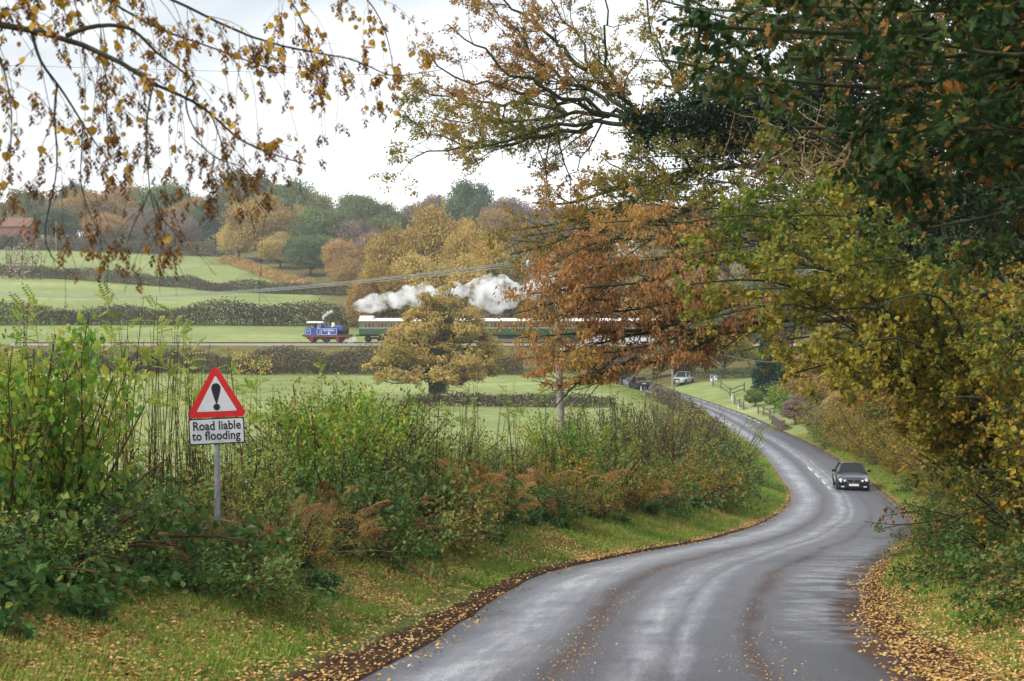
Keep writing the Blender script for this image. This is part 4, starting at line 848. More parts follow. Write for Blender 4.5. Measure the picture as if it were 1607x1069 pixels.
R0 = [(-43.3 * sc_, -20.6 * sc_), (43.3 * sc_, -20.6 * sc_), (43.3 * sc_, 20.6 * sc_), (-43.3 * sc_, 20.6 * sc_)]; R1 = [(a * .955, b * .905) for a, b in R0]
mb = MB(); mb.prism(rounded(R0, .028), 'y', -.004, .004); mb.obj('black_border', M['sblack'], pl_)
mb = MB(); mb.prism(rounded(R1, .020), 'y', -.0068, -.0045); mb.obj('white_face', M['swhite'], pl_)
lt = empty('lettering', (0, 0, 0)); lt.parent = pl_
text_mesh('text_line', 'Road liable', 19.5 * sc_, M['sblack'], lt, (.4 * sc_, -.0085, 8.3 * sc_), (radians(90), 0, 0), .0028, 1.04, .001, .83)
text_mesh('text_line', 'to flooding', 19.5 * sc_, M['sblack'], lt, (-1.0 * sc_, -.0085, -7.3 * sc_), (radians(90), 0, 0), .0028, 1.04, .001, .83)
mb = MB(); mb.box((0, .012, .08), (.30, .015, .035)); mb.box((0, .012, -.08), (.30, .015, .035)); mb.obj('back_rail', M['sgrey'], pl_)
tag(sign, 'red triangular exclamation mark sign above a Road liable to flooding plate', 'road sign')

# ------------------------------------------------------------------ poles and wires
M['polewood'] = barkmat('weathered_pole_wood', (.16, .14, .12), (.32, .29, .25), 14)
M['porcelain'] = plain('white_insulator', (.75, .77, .78), .3)
M['wire'] = plain('dull_cable', (.22, .24, .24), .6)
PD = 50.0; pxp = (884 - 803.5) / F * PD; pz = gz(pxp, PD)
pole = empty('electricity_pole', (pxp, PD, pz)); top = np.array([(873 - 884) / F * PD, 0, (534.5 - 402) / F * PD - pz])
mb = MB(); tubes(mb, np.stack([np.linspace([0, 0, -.8], top, 6)]), np.linspace(.15, .105, 6)[None], 14); mb.cyl(top, top + [0, 0, .05], .11, .03); mb.obj('post', M['polewood'], pole, True)
ca = (534.5 - 419) / F * PD - pz
mb = MB(); mb.box((top[0] - .10, -.13, ca), (2.1, .10, .12), R=Matrix.Rotation(radians(-3), 3, 'Y')); mb.bar((top[0] - .6, -.12, ca - .02), (top[0], -.10, ca - .55), .03, .03); mb.bar((top[0] + .5, -.12, ca + .02), (top[0], -.10, ca - .55), .03, .03); mb.obj('crossarm', M['polewood'], pole)
ins = []
for dx in (-1.0, -.35, .8):
    mb = MB(); h0 = ca + .07 + dx * .05; mb.lathe([(.03, 0), (.03, .06), (.065, .07), (.05, .12), (.065, .13), (.05, .18), (.02, .22), (0, .22)], (top[0] + dx, -.13, h0), 12); mb.obj('insulator', M['porcelain'], pole, True); ins.append(np.array([pxp + top[0] + dx, PD - .13, pz + h0 + .2]))
mb = MB(); mb.box((-.02, -.15, (534.5 - 552) / F * PD - pz), (.16, .03, .34)); mb.box((-.06, -.15, (534.5 - 500) / F * PD - pz), (.09, .03, .20)); mb.obj('white_plate', M['porcelain'], pole)
tag(pole, 'tall leaning wooden electricity pole with crossarm behind the verge hedge', 'utility pole')
def wire(name, a, b, sag, rad_, label, group='overhead wires crossing the valley'):
    k = np.linspace(0, 1, 24)[:, None]; P_ = np.array(a) * (1 - k) + np.array(b) * k; P_[:, 2] -= (4 * sag * k * (1 - k))[:, 0]
    mb = MB(); tubes(mb, (P_ - P_[0])[None], np.full((1, 24), rad_), 5); o = mb.obj(name, M['wire'], None, True, tuple(P_[0])); tag(o, label, 'wire', group)
for i, q in enumerate(ins):
    wire('overhead_wire', q, pt(-60 + i * 3, 452 + i * 2.5, 108), .9, .016, '%s cable running from the leaning pole away over the meadow to the left' % ('upper', 'middle', 'lower')[i])
    wire('overhead_wire', q, pt(1500 + i * 4, 412 + i * 3, 64), .5, .016, '%s cable running from the leaning pole behind the copper leaves' % ('upper', 'middle', 'lower')[i])
wire('overhead_wire', pt(-900, 70, 40), pt(2300, 140, 34), .25, .006, 'thin single line crossing the sky behind the amber twigs')
p2 = pt(1052, 0, 184); z2 = gz(p2[0], 184); mb = MB(); tubes(mb, np.linspace([0, 0, -.5], [-.05, 0, 8.5], 5)[None], np.linspace(.15, .11, 5)[None], 10); p2o = mb.obj('telegraph_pole', M['polewood'], None, True, (p2[0] + .3, 184, z2)); tag(p2o, 'slim distant wooden pole between the dark car and the silver car', 'utility pole')
wire('overhead_wire', pt(1047, 515, 172), pt(1245, 568, 130), 1.2, .02, 'sagging line from the distant pole toward the dark conifer')
# far pole at the upper left field edge
fp = pt(88, 0, 440); mb = MB(); tubes(mb, np.linspace([0, 0, -.5], [0, 0, 9.0], 4)[None], np.linspace(.2, .14, 4)[None], 8); fo = mb.obj('telegraph_pole', M['polewood'], None, True, (fp[0], 440, gz(fp[0], 440))); tag(fo, 'small pale pole at the top hedge near the brick barn', 'utility pole')

# ------------------------------------------------------------------ fences, marker posts and the roadside board
M['fence'] = plain('grey_fence_wood', (.17, .15, .115), .9, scale=10, col2=(.09, .08, .06))
M['postwhite'] = plain('white_marker_paint', (.72, .73, .72), .5, var=.1)
def fence(pts_, rails, label, h=1.0):
    P_ = [np.array([pt(px, 0, D)[0], D, gz(pt(px, 0, D)[0], D)]) for px, D in pts_]; root = empty('post_and_rail_fence', tuple(P_[0]))
    for q in P_:
        mb = MB(); c = q - P_[0]; mb.box(c + [0, 0, h / 2 - .1], (.15, .15, h + .2), taper=.9); mb.obj('post', M['fence'], root)
    for rh in rails:
        for a, b in zip(P_[:-1], P_[1:]):
            mb = MB(); mb.bar(a - P_[0] + [0, -.09, rh], b - P_[0] + [0, -.09, rh], .05, .11); mb.obj('rail', M['fence'], root)
    tag(root, label, 'fence', 'post and rail fences by the lane')
fence([(1119, 180), (1131.5, 177), (1146, 170), (1168, 173)], (.35, .85), 'low brown post and rail fence across the small lawn below the blue roadside board', 1.15)
fence([(1153, 163), (1160.5, 160), (1167, 157)], (.3, .62), 'short dark fence at the mouth of the gravel drive', .95)
fence([(1190, 151), (1198.5, 149), (1208, 145), (1215, 143)], (.35, .85), 'grey fence standing in front of the leafy garden bushes', 1.05)
wl_ = pt(1213, 0, 141); we = pt(1229, 0, 134); mb = MB(); a = np.array([wl_[0], 141, gz(wl_[0], 141)]); b_ = np.array([we[0], 134, gz(we[0], 134)])
root = empty('culvert_parapet', tuple(a)); mb.bar((0, 0, .45), b_ - a + [0, 0, .45], .35, .9); mb.obj('wall', plain('mossy_parapet_brick', (.13, .10, .065), .9, scale=4, var=.5), root); mb = MB(); mb.bar((0, 0, .95), b_ - a + [0, 0, .95], .45, .10); mb.obj('coping', plain('coping_stone', (.26, .23, .14), .9, scale=5, var=.4), root)
tag(root, 'short mossy parapet wall beside the lane below the garden bushes', 'wall')
for px, D, h, lb in ((1148.5, 166, .95, 'white marker post on the grass beside the lawn fence'), (1159, 158.5, .6, 'short white marker post at the drive mouth'), (1006, 181, .65, 'white marker post on the verge just behind the dark blue car')):
    x = pt(px, 0, D)[0]; mb = MB(); mb.prism(rounded([(-.07, -.1), (.07, -.1), (.07, h), (-.07, h)], .02, 3), 'y', -.05, .05); mb.box((0, -.052, h * .8), (.08, .01, .1), 0, 1)
    o = mb.obj('marker_post', [M['postwhite'], M['sblack']], None, loc=(x, D, gz(x, D))); tag(o, lb, 'marker post', 'white verge marker posts')
bx = pt(1120, 0, 182)[0]; bzz = gz(bx, 182); zc = (534.5 - 594) / F * 182 - bzz; bo = empty('roadside_board', (bx, 182, bzz)); k = 182 / F
mb = MB(); mb.cyl((-.02, .06, -.3), (-.02, .06, zc + 4 * k), .07, n=10); mb.obj('post', M['fence'], bo)
mb = MB(); mb.box((0, 0, zc), (10.5 * k, .06, 10.8 * k)); mb.obj('panel', M['postwhite'], bo)
mb = MB(); mb.box((0, -.036, zc + 2.6 * k), (9.2 * k, .012, 4.6 * k)); mb.box((0, -.036, zc - 4.6 * k), (9.2 * k, .012, .7 * k)); mb.obj('blue_field', plain('blue_sign_paint', (.02, .05, .30), .4), bo)
mb = MB(); mb.prism([(-3 * k, zc + 1.2 * k), (3.2 * k, zc + 1.2 * k), (2.4 * k, zc + 3.8 * k), (0, zc + 3.0 * k)], 'y', -.052, -.044); mb.obj('white_emblem', M['postwhite'], bo)
tag(bo, 'small blue and white board on a post above the lawn', 'roadside board')

# ------------------------------------------------------------------ cars
M['tyre'] = plain('tyre_rubber', (.018, .018, .018), .85)
M['alloy'] = plain('alloy_rim', (.45, .46, .48), .3, .8)
M['chrome'] = plain('chrome_trim', (.75, .76, .78), .12, 1.0)
M['lamp'] = plain('headlamp_glass', (.62, .66, .68), .08, spec=.8, coat=1)
M['taill'] = plain('tail_lamp', (.35, .012, .01), .2, coat=.5)
M['carglass'] = plain('car_glass', (.008, .011, .011), .08, spec=.35)
M['plastic'] = plain('black_trim', (.02, .02, .022), .5)
M['platew'] = plain('number_plate_white', (.78, .78, .76), .4)
M['platey'] = plain('number_plate_yellow', (.75, .55, .05), .4)
def car(name, paint, loc, rz, L=4.8, W=1.8, H=1.43, hatch=False, faceback=False, plate='', sc=1.0, twin=True):
    """x = length (front at -L/2), y = width"""
    c = empty(name, loc, rz, sc); hl = L / 2
    st = [(-hl, .80, .30, .56), (-hl + .06, .90, .22, .66), (-hl + .25, .96, .18, .74), (-hl + .75, .99, .17, .84), (-hl + 1.25, 1.0, .17, .92), (-hl + 1.62, 1.0, .17, .965), (-.2, 1.0, .17, .95), (.6, 1.0, .17, .95), (hl - 1.3, 1.0, .17, .97), (hl - .75, .99, .18, .99 if not hatch else .95), (hl - .25, .96, .20, .96), (hl - .06, .90, .25, .88), (hl, .82, .34, .74)]
    V = []; n = 13
    for x, w_, zb, zt in st:
        hw_ = W / 2 * w_; h = zt - zb
        ring = [(0, zb), (.80, zb), (.93, zb + .06 * h), (.985, zb + .25 * h), (1.0, zb + .55 * h), (.985, zb + .75 * h), (.955, zb + .88 * h), (.90, zb + .96 * h), (.80, zb + 1.0 * h), (.6, zb + 1.03 * h), (.3, zb + 1.05 * h), (0, zb + 1.055 * h)]
        full = [(x, hw_ * a, z) for a, z in ring] + [(x, -hw_ * a, z) for a, z in ring[-2:0:-1]]; V += full; n = len(full)
    mb = MB(); k = len(st); mb.add(V, [[j * n + i, j * n + (i + 1) % n, (j + 1) * n + (i + 1) % n, (j + 1) * n + i] for j in range(k - 1) for i in range(n)]); mb.add(V[:n], [list(range(n))]); mb.add(V[-n:], [list(range(n - 1, -1, -1))])
    body = mb.obj('body', paint, c, True)
    # cabin: base outline at the belt, roof outline above
    zb = .95; x0, x1, x2, x3 = -hl + 1.22, -.42, (1.0 if not hatch else hl - .65), (hl - .85 if not hatch else hl - .10)
    wb, wr = W / 2 * .93, W / 2 * .66
    base = [(x0, wb * .90), (x0 + .5, wb), (0.35, wb), (x3 - .5, wb), (x3, wb * .88)]; roof = [(x1, wr * .90), (x1 + .25, wr), (.35, wr * 1.0), (x2 - .25, wr), (x2, wr * .90)]
    def ringp(pp, z, zc): return [(x, y, z) for x, y in pp] + [(x, -y, z) for x, y in pp[::-1]]
    Vb = ringp(base, zb - .02, 0); Vr = ringp(roof, H - .035, 0)
    mb = MB(); mb.add(Vb + Vr, [[i, (i + 1) % 10, 10 + (i + 1) % 10, 10 + i] for i in range(10)]); cab = mb.obj('cabin_glass', M['carglass'], c)
    mb = MB(); top_ = [(x, y * .82, H) for x, y in roof] + [(x, -y * .82, H) for x, y in roof[::-1]]; mid_ = [(x, 0, H + .015) for x, y in roof]
    mb.add(Vr + top_, [[i, (i + 1) % 10, 10 + (i + 1) % 10, 10 + i] for i in range(10)] + [[10 + i, 10 + i + 1, 10 + 8 - i, 10 + 9 - i] for i in range(4)])
    for bi in (0, 1, 2, 3, 4):
        for s_ in (1, -1):
            a = np.array([base[bi][0], s_ * base[bi][1] * 1.006, zb - .02]); b2 = np.array([roof[bi][0], s_ * roof[bi][1] * 1.01, H - .02])
            if bi in (1, 3): continue
            mb.bar(a, b2, .075, .06)
    for s_ in (1, -1): mb.bar((x1, s_ * wr * .92, H - .015), (x2, s_ * wr * .92, H - .015), .10, .05)
    mb.obj('roof', paint, c)
    for sx_ in (-1, 1):
        for sy in (-1, 1):
            wx, wy = (-hl + .86 if sx_ < 0 else hl - 1.0), sy * (W / 2 - .12); wh = empty('wheel', (wx, wy, .315)); wh.parent = c
            mb = MB(); mb.lathe([(.20, -.10), (.29, -.11), (.315, -.08), (.315, .08), (.29, .11), (.20, .10)], (0, 0, 0), 24, 'y'); mb.obj('tyre', M['tyre'], wh, True)
            mb = MB(); mb.lathe([(.21, -.09), (.21, .07 * 1), (.17, .06)], (0, 0, 0), 20, 'y'); mb.cyl((0, sy * .07, 0), (0, sy * .10, 0), .06, n=10)
            for q in range(5): a = q * 2 * pi / 5; mb.bar((0, sy * .085, 0), (.2 * cos(a), sy * .085, .2 * sin(a)), .05, .03)
            mb.obj('rim', M['alloy'], wh)
            mb = MB(); an = np.linspace(-.15, pi + .15, 14); ar = [(.36 * cos(a), .36 * sin(a)) for a in an]
            mb.prism([(x + wx, z + .315) for x, z in ar], 'y', wy + sy * .105 - .004, wy + sy * .128 + .004); mb.obj('wheel_arch', M['plastic'], c)
    for s_ in (-1, 1):
        mb = MB(); mb.box((x0 + .62, s_ * (W / 2 + .08), 1.02), (.11, .20, .13), taper=.85); mb.bar((x0 + .62, s_ * W / 2 * .93, .98), (x0 + .62, s_ * (W / 2 + .02), 1.0), .05, .05); mb.obj('wing_mirror', paint, c)
    fx = -hl
    for s_ in (-1, 1):
        spec_ = ((.685, .115, .62, .055), (.475, .08, .605, .005)) if twin else ((.62, .13, .64, .03),)
        for y, rr_, z, dx in spec_:
            mb = MB(); mb.lathe([(rr_ * 1.12, .12), (rr_ * 1.12, .0), (rr_, -.02)], (fx + .04 + dx, s_ * y, z), 18, 'x'); ring_ = mb.obj('headlight', M['chrome'], c)
            mb = MB(); mb.lathe([(rr_, .01), (rr_ * .8, -.035), (rr_ * .4, -.055), (0, -.06)], (fx + .035 + dx, s_ * y, z), 18, 'x'); mb.obj('lens', M['lamp'], ring_, True)
    mb = MB(); gr_ = [(-.33, .49), (.33, .49), (.37, .70), (-.37, .70)]; mb.prism(rounded(gr_, .03, 3), 'x', fx - .035, fx + .10); gl = mb.obj('grille', M['chrome'], c)
    mb = MB(); 
    for s_ in (-1, 1): mb.prism(rounded([(s_ * .175 - .145, .52), (s_ * .175 + .145, .52), (s_ * .18 + .155, .675), (s_ * .18 - .155, .675)], .015, 2), 'x', fx - .042, fx - .036)
    mb.obj('slots', M['plastic'], gl)
    mb = MB(); mb.box((fx + .03, 0, .36), (.18, W * .86, .15)); mb.box((fx - .03, 0, .245), (.10, W * .62, .06)); mb.obj('front_bumper', paint, c)
    mb = MB(); mb.box((fx - .055, 0, .345), (.02, .90, .10)); mb.obj('air_intake', M['plastic'], c)
    for s_ in (-1, 1):
        mb = MB(); mb.box((fx - .062, s_ * .60, .31), (.02, .17, .07)); mb.obj('fog_lamp', M['lamp'], c)
    mb = MB(); mb.box((fx - .080, 0, .405), (.015, .52, .115)); fp_ = mb.obj('number_plate', M['platew'], c)
    if plate: text_mesh('characters', plate, .10, M['sblack'], fp_, (fx - .090, 0, .405), (radians(90), 0, radians(-90)), .002, 1.05, .001)
    # tail
    mb = MB(); mb.box((hl - .02, 0, .42), (.16, W * .9, .20)); mb.obj('rear_bumper', paint, c)
    for s_ in (-1, 1):
        mb = MB(); mb.box((hl - .045, s_ * W * .385, .76), (.09, .30, .17)); mb.obj('tail_light', M['taill'], c)
    mb = MB(); mb.box((hl + .03, 0, .66), (.03, .52, .115)); mb.obj('number_plate', M['platey'], c)
    return c
M['navy'] = plain('dark_blue_car_paint', (.006, .009, .020), .25, .0, coat=.7, spec=.5, var=.1)
M['darkcar'] = plain('near_black_car_paint', (.010, .014, .035), .2, .2, coat=1, spec=.6)
M['silver'] = plain('silver_car_paint', (.45, .46, .48), .3, .5, coat=.8)
def heading(D): return math.atan2(float(road_l(D + 3) + road_r(D + 3) - road_l(D - 3) - road_r(D - 3)) / 2, 6.0)
def on_road(px, D, lift=.05): return (pt(px, 0, D)[0], D, float(road_z(D)) + lift)
cr_ = car('oncoming_car', M['navy'], on_road(1335, 80.5), pi / 2 - heading(80) ); tag(cr_, 'dark blue saloon with round twin headlamps driving toward the viewer on the bend', 'car')
c2 = car('dark_car', M['darkcar'], on_road(1003, 184), pi / 2 - heading(184) + pi + .05, L=4.4, twin=False); tag(c2, 'dark blue car seen from behind driving away up the far lane', 'car')
x3 = pt(1072, 0, 186)[0]; c3 = car('parked_car', M['silver'], (x3, 186, gz(x3, 186)), radians(62), L=4.3, W=1.8, H=1.62, hatch=True, twin=False); tag(c3, 'silver hatchback parked on the leafy lay-by right of the far lane', 'car')

# ------------------------------------------------------------------ shrubs of the roadside banks
def shrub_proto(name, leaf, stem, seed, H, W, nst, twd, per, ls, tpl=LEAF, droop=.1, upright=.6, hang=0.0, tl=(.5, 1.1), scale=1.2, wide=1.0, lv2=5.0):
    r = rs(seed); root = empty(name); n = 8
    b = np.zeros((nst, n, 3)); an = r.uniform(0, 2 * pi, nst); q = np.sqrt(r.uniform(0, 1, nst)); base = np.stack([np.cos(an) * q * W * .22, np.sin(an) * q * W * .22, np.zeros(nst) - .15], 1)
    dr = unit(np.stack([np.cos(an) * (1 - upright) + r.normal(0, .12, nst), np.sin(an) * (1 - upright) + r.normal(0, .12, nst), np.full(nst, upright)], 1)); b[:, 0] = base; ln = H * r.uniform(.65, 1.15, nst)
    for k in range(1, n):
        dr = unit(dr + r.normal(0, .09, (nst, 3)) + np.array([0, 0, -.02 - hang])); b[:, k] = b[:, k - 1] + dr * (ln / (n - 1))[:, None]
    rad = (.012 + .006 * H) * np.linspace(1, .3, n)[None] * r.uniform(.7, 1.2, (nst, 1)); mbS = MB(); tubes(mbS, b, rad, 5)
    c1, r1 = grow(b, rad, twd, (tl[0], tl[1]), 55, n=5, r=r, tmin=.12, trop=(0, 0, .02 - hang)); tubes(mbS, c1, r1, 3)
    c2, r2 = grow(c1, r1, lv2, (tl[0] * .35, tl[1] * .4), 50, n=4, r=r, tmin=.2, trop=(0, 0, -.05 - hang)); tubes(mbS, c2, r2 * .8, 3)
    mbS.obj('stems', M[stem], root)
    mb = MB(); tint = clumpy(scale, seed, .45, .3, .2); tw = c1[:, [0, 1, 3, 4]]; leaves_on(mb, tw, per * 1.2, ls, tpl, r, droop, tint=tint, wide=wide); leaves_on(mb, c2, per, ls, tpl, r, droop, tint=tint, wide=wide)
    if mb.v: mb.obj('foliage', M[leaf], root)
    return root
def bracken_proto(seed, n=15):
    r = rs(seed); root = empty('dead_bracken'); mb = MB(); an = r.uniform(0, 2 * pi, n); A = unit(np.stack([np.cos(an), np.sin(an), r.uniform(-.5, .8, n)], 1)); P_ = np.stack([np.cos(an) * .12, np.sin(an) * .12, r.uniform(.1, .75, n)], 1)
    scatter(mb, FROND, P_, A, np.tile([0, 0, 1.0], (n, 1)) + r.normal(0, .6, (n, 3)), r.uniform(.4, .85, n), r.uniform(0, 1, n)); mb.obj('fronds', M['bracken'], root)
    st = np.zeros((n, 4, 3)); k = np.linspace(0, 1, 4)[None, :, None]; st = np.stack([np.cos(an) * .02, np.sin(an) * .02, an * 0 - .1], 1)[:, None] * (1 - k) + P_[:, None] * k; mb = MB(); tubes(mb, st, np.full((n, 4), .006), 4); mb.obj('stems', M['redstem'], root); return root
def sapling_proto(seed, H, nst, leafy=True):
    r = rs(seed); root = empty('ash_sapling' if leafy else 'bare_sapling'); n = 9; an = r.uniform(0, 2 * pi, nst); b = np.zeros((nst, n, 3)); b[:, 0] = np.stack([np.cos(an) * .1, np.sin(an) * .1, an * 0 - .1], 1)
    dr = unit(np.stack([np.cos(an) * .10, np.sin(an) * .10, an * 0 + 1], 1)); ln = H * r.uniform(.6, 1.05, nst)
    for k in range(1, n): dr = unit(dr + r.normal(0, .05, (nst, 3)) + [0, 0, .03]); b[:, k] = b[:, k - 1] + dr * (ln / (n - 1))[:, None]
    rad = .011 * np.linspace(1, .35, n)[None] * r.uniform(.7, 1.3, (nst, 1)); mb = MB(); tubes(mb, b, rad, 5)
    c1, r1 = grow(b, rad, 1.4, (.15, .4), 35, n=4, r=r, tmin=.5, trop=(0, 0, .2)); tubes(mb, c1, r1, 3); mb.obj('stem', M['redstem' if leafy else 'twig'], root, True)
    if leafy:
        mb = MB(); nl = nst * 11; i = r.randint(0, nst, nl); f = (1 - r.uniform(0, 1, nl) ** 2 * .55) * (n - 1) * .999; k = f.astype(int); P_ = b[i, k] * (1 - (f - k))[:, None] + b[i, k + 1] * (f - k)[:, None]
        a2 = r.uniform(0, 2 * pi, nl); A = unit(np.stack([np.cos(a2), np.sin(a2), r.uniform(-.1, .8, nl)], 1)); scatter(mb, COMPOUND, P_, A, np.tile([0, 0, 1.0], (nl, 1)) + r.normal(0, .2, (nl, 3)), r.uniform(.16, .30, nl), r.uniform(0, 1, nl)); mb.obj('leaves', M['ash'], root)
    return root
SP = {
 'bramble': [shrub_proto('bramble_bush', 'bramble', 'redstem', s, 1.5, 2.0, 26, 3.2, 8, .085, LEAF, .2, .45, .10, (.5, 1.0)) for s in (11, 12, 13)],
 'hawthorn': [shrub_proto('hawthorn_bush', 'hawthorn', 'twig', s, 1.9, 2.0, 18, 4.2, 8, .06, LEAF, .1, .7, 0, (.4, .9)) for s in (21, 22)],
 'hazel': [shrub_proto('hazel_bush', 'fresh', 'redstem', s, 2.2, 1.6, 16, 3.6, 6.0, .082, LEAF2, .35, .85, 0, (.35, .8), wide=1.3) for s in (31, 32)],
 'greyherb': [shrub_proto('grey_green_bush', 'green', 'redstem', s, 2.0, 2.0, 24, 4.0, 5.5, .07, SLIM, .0, .8, 0, (.3, .8)) for s in (41,)],
 'twiggy': [shrub_proto('bare_twig_bush', 'hedge', 'redstem', s, 2.2, 2.2, 30, 5.0, 1.6, .06, LEAF, .2, .75, 0, (.4, .9)) for s in (51,)],
 'yellow': [shrub_proto('yellow_leaved_bush', 'maple', 'redstem', s, 2.0, 2.0, 18, 3.6, 6.0, .075, LEAF2, .3, .7, 0, (.4, .9)) for s in (61, 62)],
 'bracken': [bracken_proto(s) for s in (71, 72, 73)],
 'ash': [sapling_proto(81, 2.2, 4), sapling_proto(82, 2.2, 2), sapling_proto(83, 2.2, 6)],
 'bare': [sapling_proto(91, 2.2, 6, False), sapling_proto(92, 2.2, 9, False)],
 'nettles': [shrub_proto('nettle_patch', 'nettle', 'redstem', s, .5, 1.1, 46, 7, 3.2, .085, LEAF2, .15, .9, 0, (.10, .22), lv2=3) for s in (95, 96)],
}
used = {k: [False] * len(v) for k, v in SP.items()}; placed_sh = {}
LOOK = {'bramble': ('dark green bramble bush', 'bush'), 'hawthorn': ('olive hawthorn bush', 'bush'), 'hazel': ('bright green hazel bush', 'bush'), 'greyherb': ('grey-green leafy bush', 'bush'), 'twiggy': ('thin brown twiggy bush', 'bush'),
        'yellow': ('yellow-leaved bush', 'bush'), 'bracken': ('rusty dead bracken clump', 'fern'), 'ash': ('slender yellow-green ash sapling', 'sapling'), 'bare': ('clump of upright bare stems', 'sapling'), 'nettles': ('low dark green nettle patch', 'nettles')}
PH = {'bramble': 1.25, 'hawthorn': 1.8, 'hazel': 2.2, 'greyherb': 1.9, 'twiggy': 2.0, 'yellow': 1.9, 'bracken': 1.0, 'ash': 2.1, 'bare': 2.1, 'nettles': .5}
def put(kind, x, D, h=None, wf=1.0, zone='left', seed=0, dz=0.0):
    r = rs(int(abs(x * 131 + D * 977)) % 100000 + seed); v = r.randint(len(SP[kind])); 
    if not used[kind][v]: o = SP[kind][v]; used[kind][v] = True
    else: o = copy_tree(SP[kind][v])
    s_ = (h or PH[kind]) / PH[kind]; w_ = s_ ** .6 * wf
    o.location = (x, D, gz(x, D) + dz); o.rotation_euler = (r.normal(0, .05), r.normal(0, .05), r.uniform(0, 6.28)); o.scale = (w_, w_, s_)
    placed_sh.setdefault((kind, zone), []).append(o); return o
DD = np.linspace(8, 75, 400)
def band(px, s):     # point of the left bank seen at photo column px, s metres out from the tarmac
    c = 803.5 + F * (road_l(DD) - s) / DD; D = float(np.interp(px, c, DD)); return float(road_l(D)) - s, D
TOPS = [(-200, 540), (0, 585), (90, 590), (150, 675), (200, 698), (330, 690), (400, 640), (480, 598), (600, 606), (650, 645), (690, 682), (840, 680), (880, 640), (960, 640), (1020, 622), (1100, 640), (1160, 665), (1205, 705), (1220, 735)]
rp = rs(2024)
def kind_at(px, row):
    u = rp.uniform()
    if px < 110: return 'hazel' if row == 2 and u < .6 else ('hawthorn' if u < .75 else 'bramble')
    if px < 340: return 'bramble' if u < .6 else 'hawthorn'
    if px < 470: return 'hawthorn' if u < .6 else 'bramble'
    if px < 640: return ('hazel' if u < .45 else 'bramble') if row == 2 else ('bramble' if u < .7 else 'hawthorn')
    if px < 860: return 'hawthorn' if u < .4 else ('bramble' if u < .75 else 'yellow')
    if px < 980: return ('hazel' if u < .5 else 'bramble') if row == 2 else ('bramble' if u < .5 else ('yellow' if u < .8 else 'hawthorn'))
    if px < 1130: return ('greyherb' if u < .5 else ('twiggy' if u < .8 else 'hawthorn')) if row == 2 else ('yellow' if u < .4 else 'bramble')
    return 'greyherb' if u < .35 else ('yellow' if u < .65 else 'hawthorn')
def zone_of(px): return 'left of the flood sign' if px < 340 else ('between flood sign and leaning pole' if px < 882 else 'between leaning pole and bend')
for row, (s_, frac) in enumerate(((2.8, .5), (3.9, .8), (5.4, 1.0))):
    px = -170.0 + row * 11
    while px < (1222, 1205, 1180)[row]:
        x, D = band(px, s_ + (.5 if px < 300 else 0) if px < 1100 else s_ * .75); zt = (534.5 - lerp_tab(px, TOPS)) / F * D; h = max(.6, (zt - gz(x, D)) * frac * rp.uniform(.85, 1.08)); 
        put(kind_at(px, row), x + rp.normal(0, .15), D + rp.normal(0, .3), min(h, 3.6), rp.uniform(.9, 1.15) * (1.15 if h > 2 else 1), zone_of(px))
        px += F * (.95 if row < 2 else 1.15) / D * rp.uniform(.8, 1.2) * (1 if D < 30 else 1.15)
# behind the hedge line, thicker cover where the photograph shows no field
for px in np.arange(480, 1190, 24):
    x, D = band(px, 7.6 if px < 1000 else 6); zt = (534.5 - (lerp_tab(px, TOPS) + 12)) / F * D; put('twiggy' if px > 930 and rp.uniform() < .5 else 'hawthorn', x, D, float(np.clip(zt - gz(x, D), .8, 3.4)), 1.2, zone_of(px) )
# bracken
for px in [368, 392, 415, 452, 478, 500, 522, 548, 690, 722, 760, 800, 850, 900, 935, 962, 985, 1010, 1030, 1047, 1062, 1150, 240, 620, 655, 740]:
    x, D = band(px, rp.uniform(2.4, 3.1)); put('bracken', x, D, rp.uniform(.75, 1.1) * (1.5 if D > 30 else 1), .85, zone_of(px))
for px in (560, 700, 830, 960, 1060): x, D = band(px, rp.uniform(5.0, 6.0)); put('bracken', x, D, 1.5, .7, zone_of(px))
# saplings and tall bare stems
for px, top in ((20, 440), (52, 462), (85, 445), (150, 520), (172, 505), (196, 470), (215, 440), (240, 432), (262, 480), (284, 500), (305, 478), (330, 540), (378, 520), (392, 560), (432, 585), (505, 560), (530, 580), (655, 590), (700, 600), (742, 610), (800, 590), (838, 600), (980, 600), (1060, 640), (1130, 650)):
    x, D = band(px, rp.uniform(4.0, 5.2)); zt = (534.5 - top) / F * D; put('ash', x, D, zt - gz(x, D), .55 + .25 * rp.uniform(), zone_of(px))
for px, top in ((140, 500), (165, 530), (188, 480), (222, 520), (248, 500), (270, 540), (292, 520), (318, 560), (355, 590), (450, 610), (640, 600), (675, 590), (720, 600), (748, 585), (770, 620), (815, 600), (860, 620), (905, 610), (955, 600), (1010, 620)):
    x, D = band(px, rp.uniform(4.0, 5.4)); zt = (534.5 - top) / F * D; put('bare', x, D, zt - gz(x, D), .6, zone_of(px))
for px, top in ((-30, 500), (5, 470), (40, 520), (75, 455)):
    x, D = band(px, rp.uniform(3.6, 5.2)); zt = (534.5 - top) / F * D; put('hazel', x, D, zt - gz(x, D), .75, zone_of(px))
for px, top in ((495, 590), (545, 585), (590, 610), (885, 645), (930, 650)):
    x, D = band(px, 4.6); zt = (534.5 - top) / F * D; put('hazel', x, D, zt - gz(x, D), .8, zone_of(px))
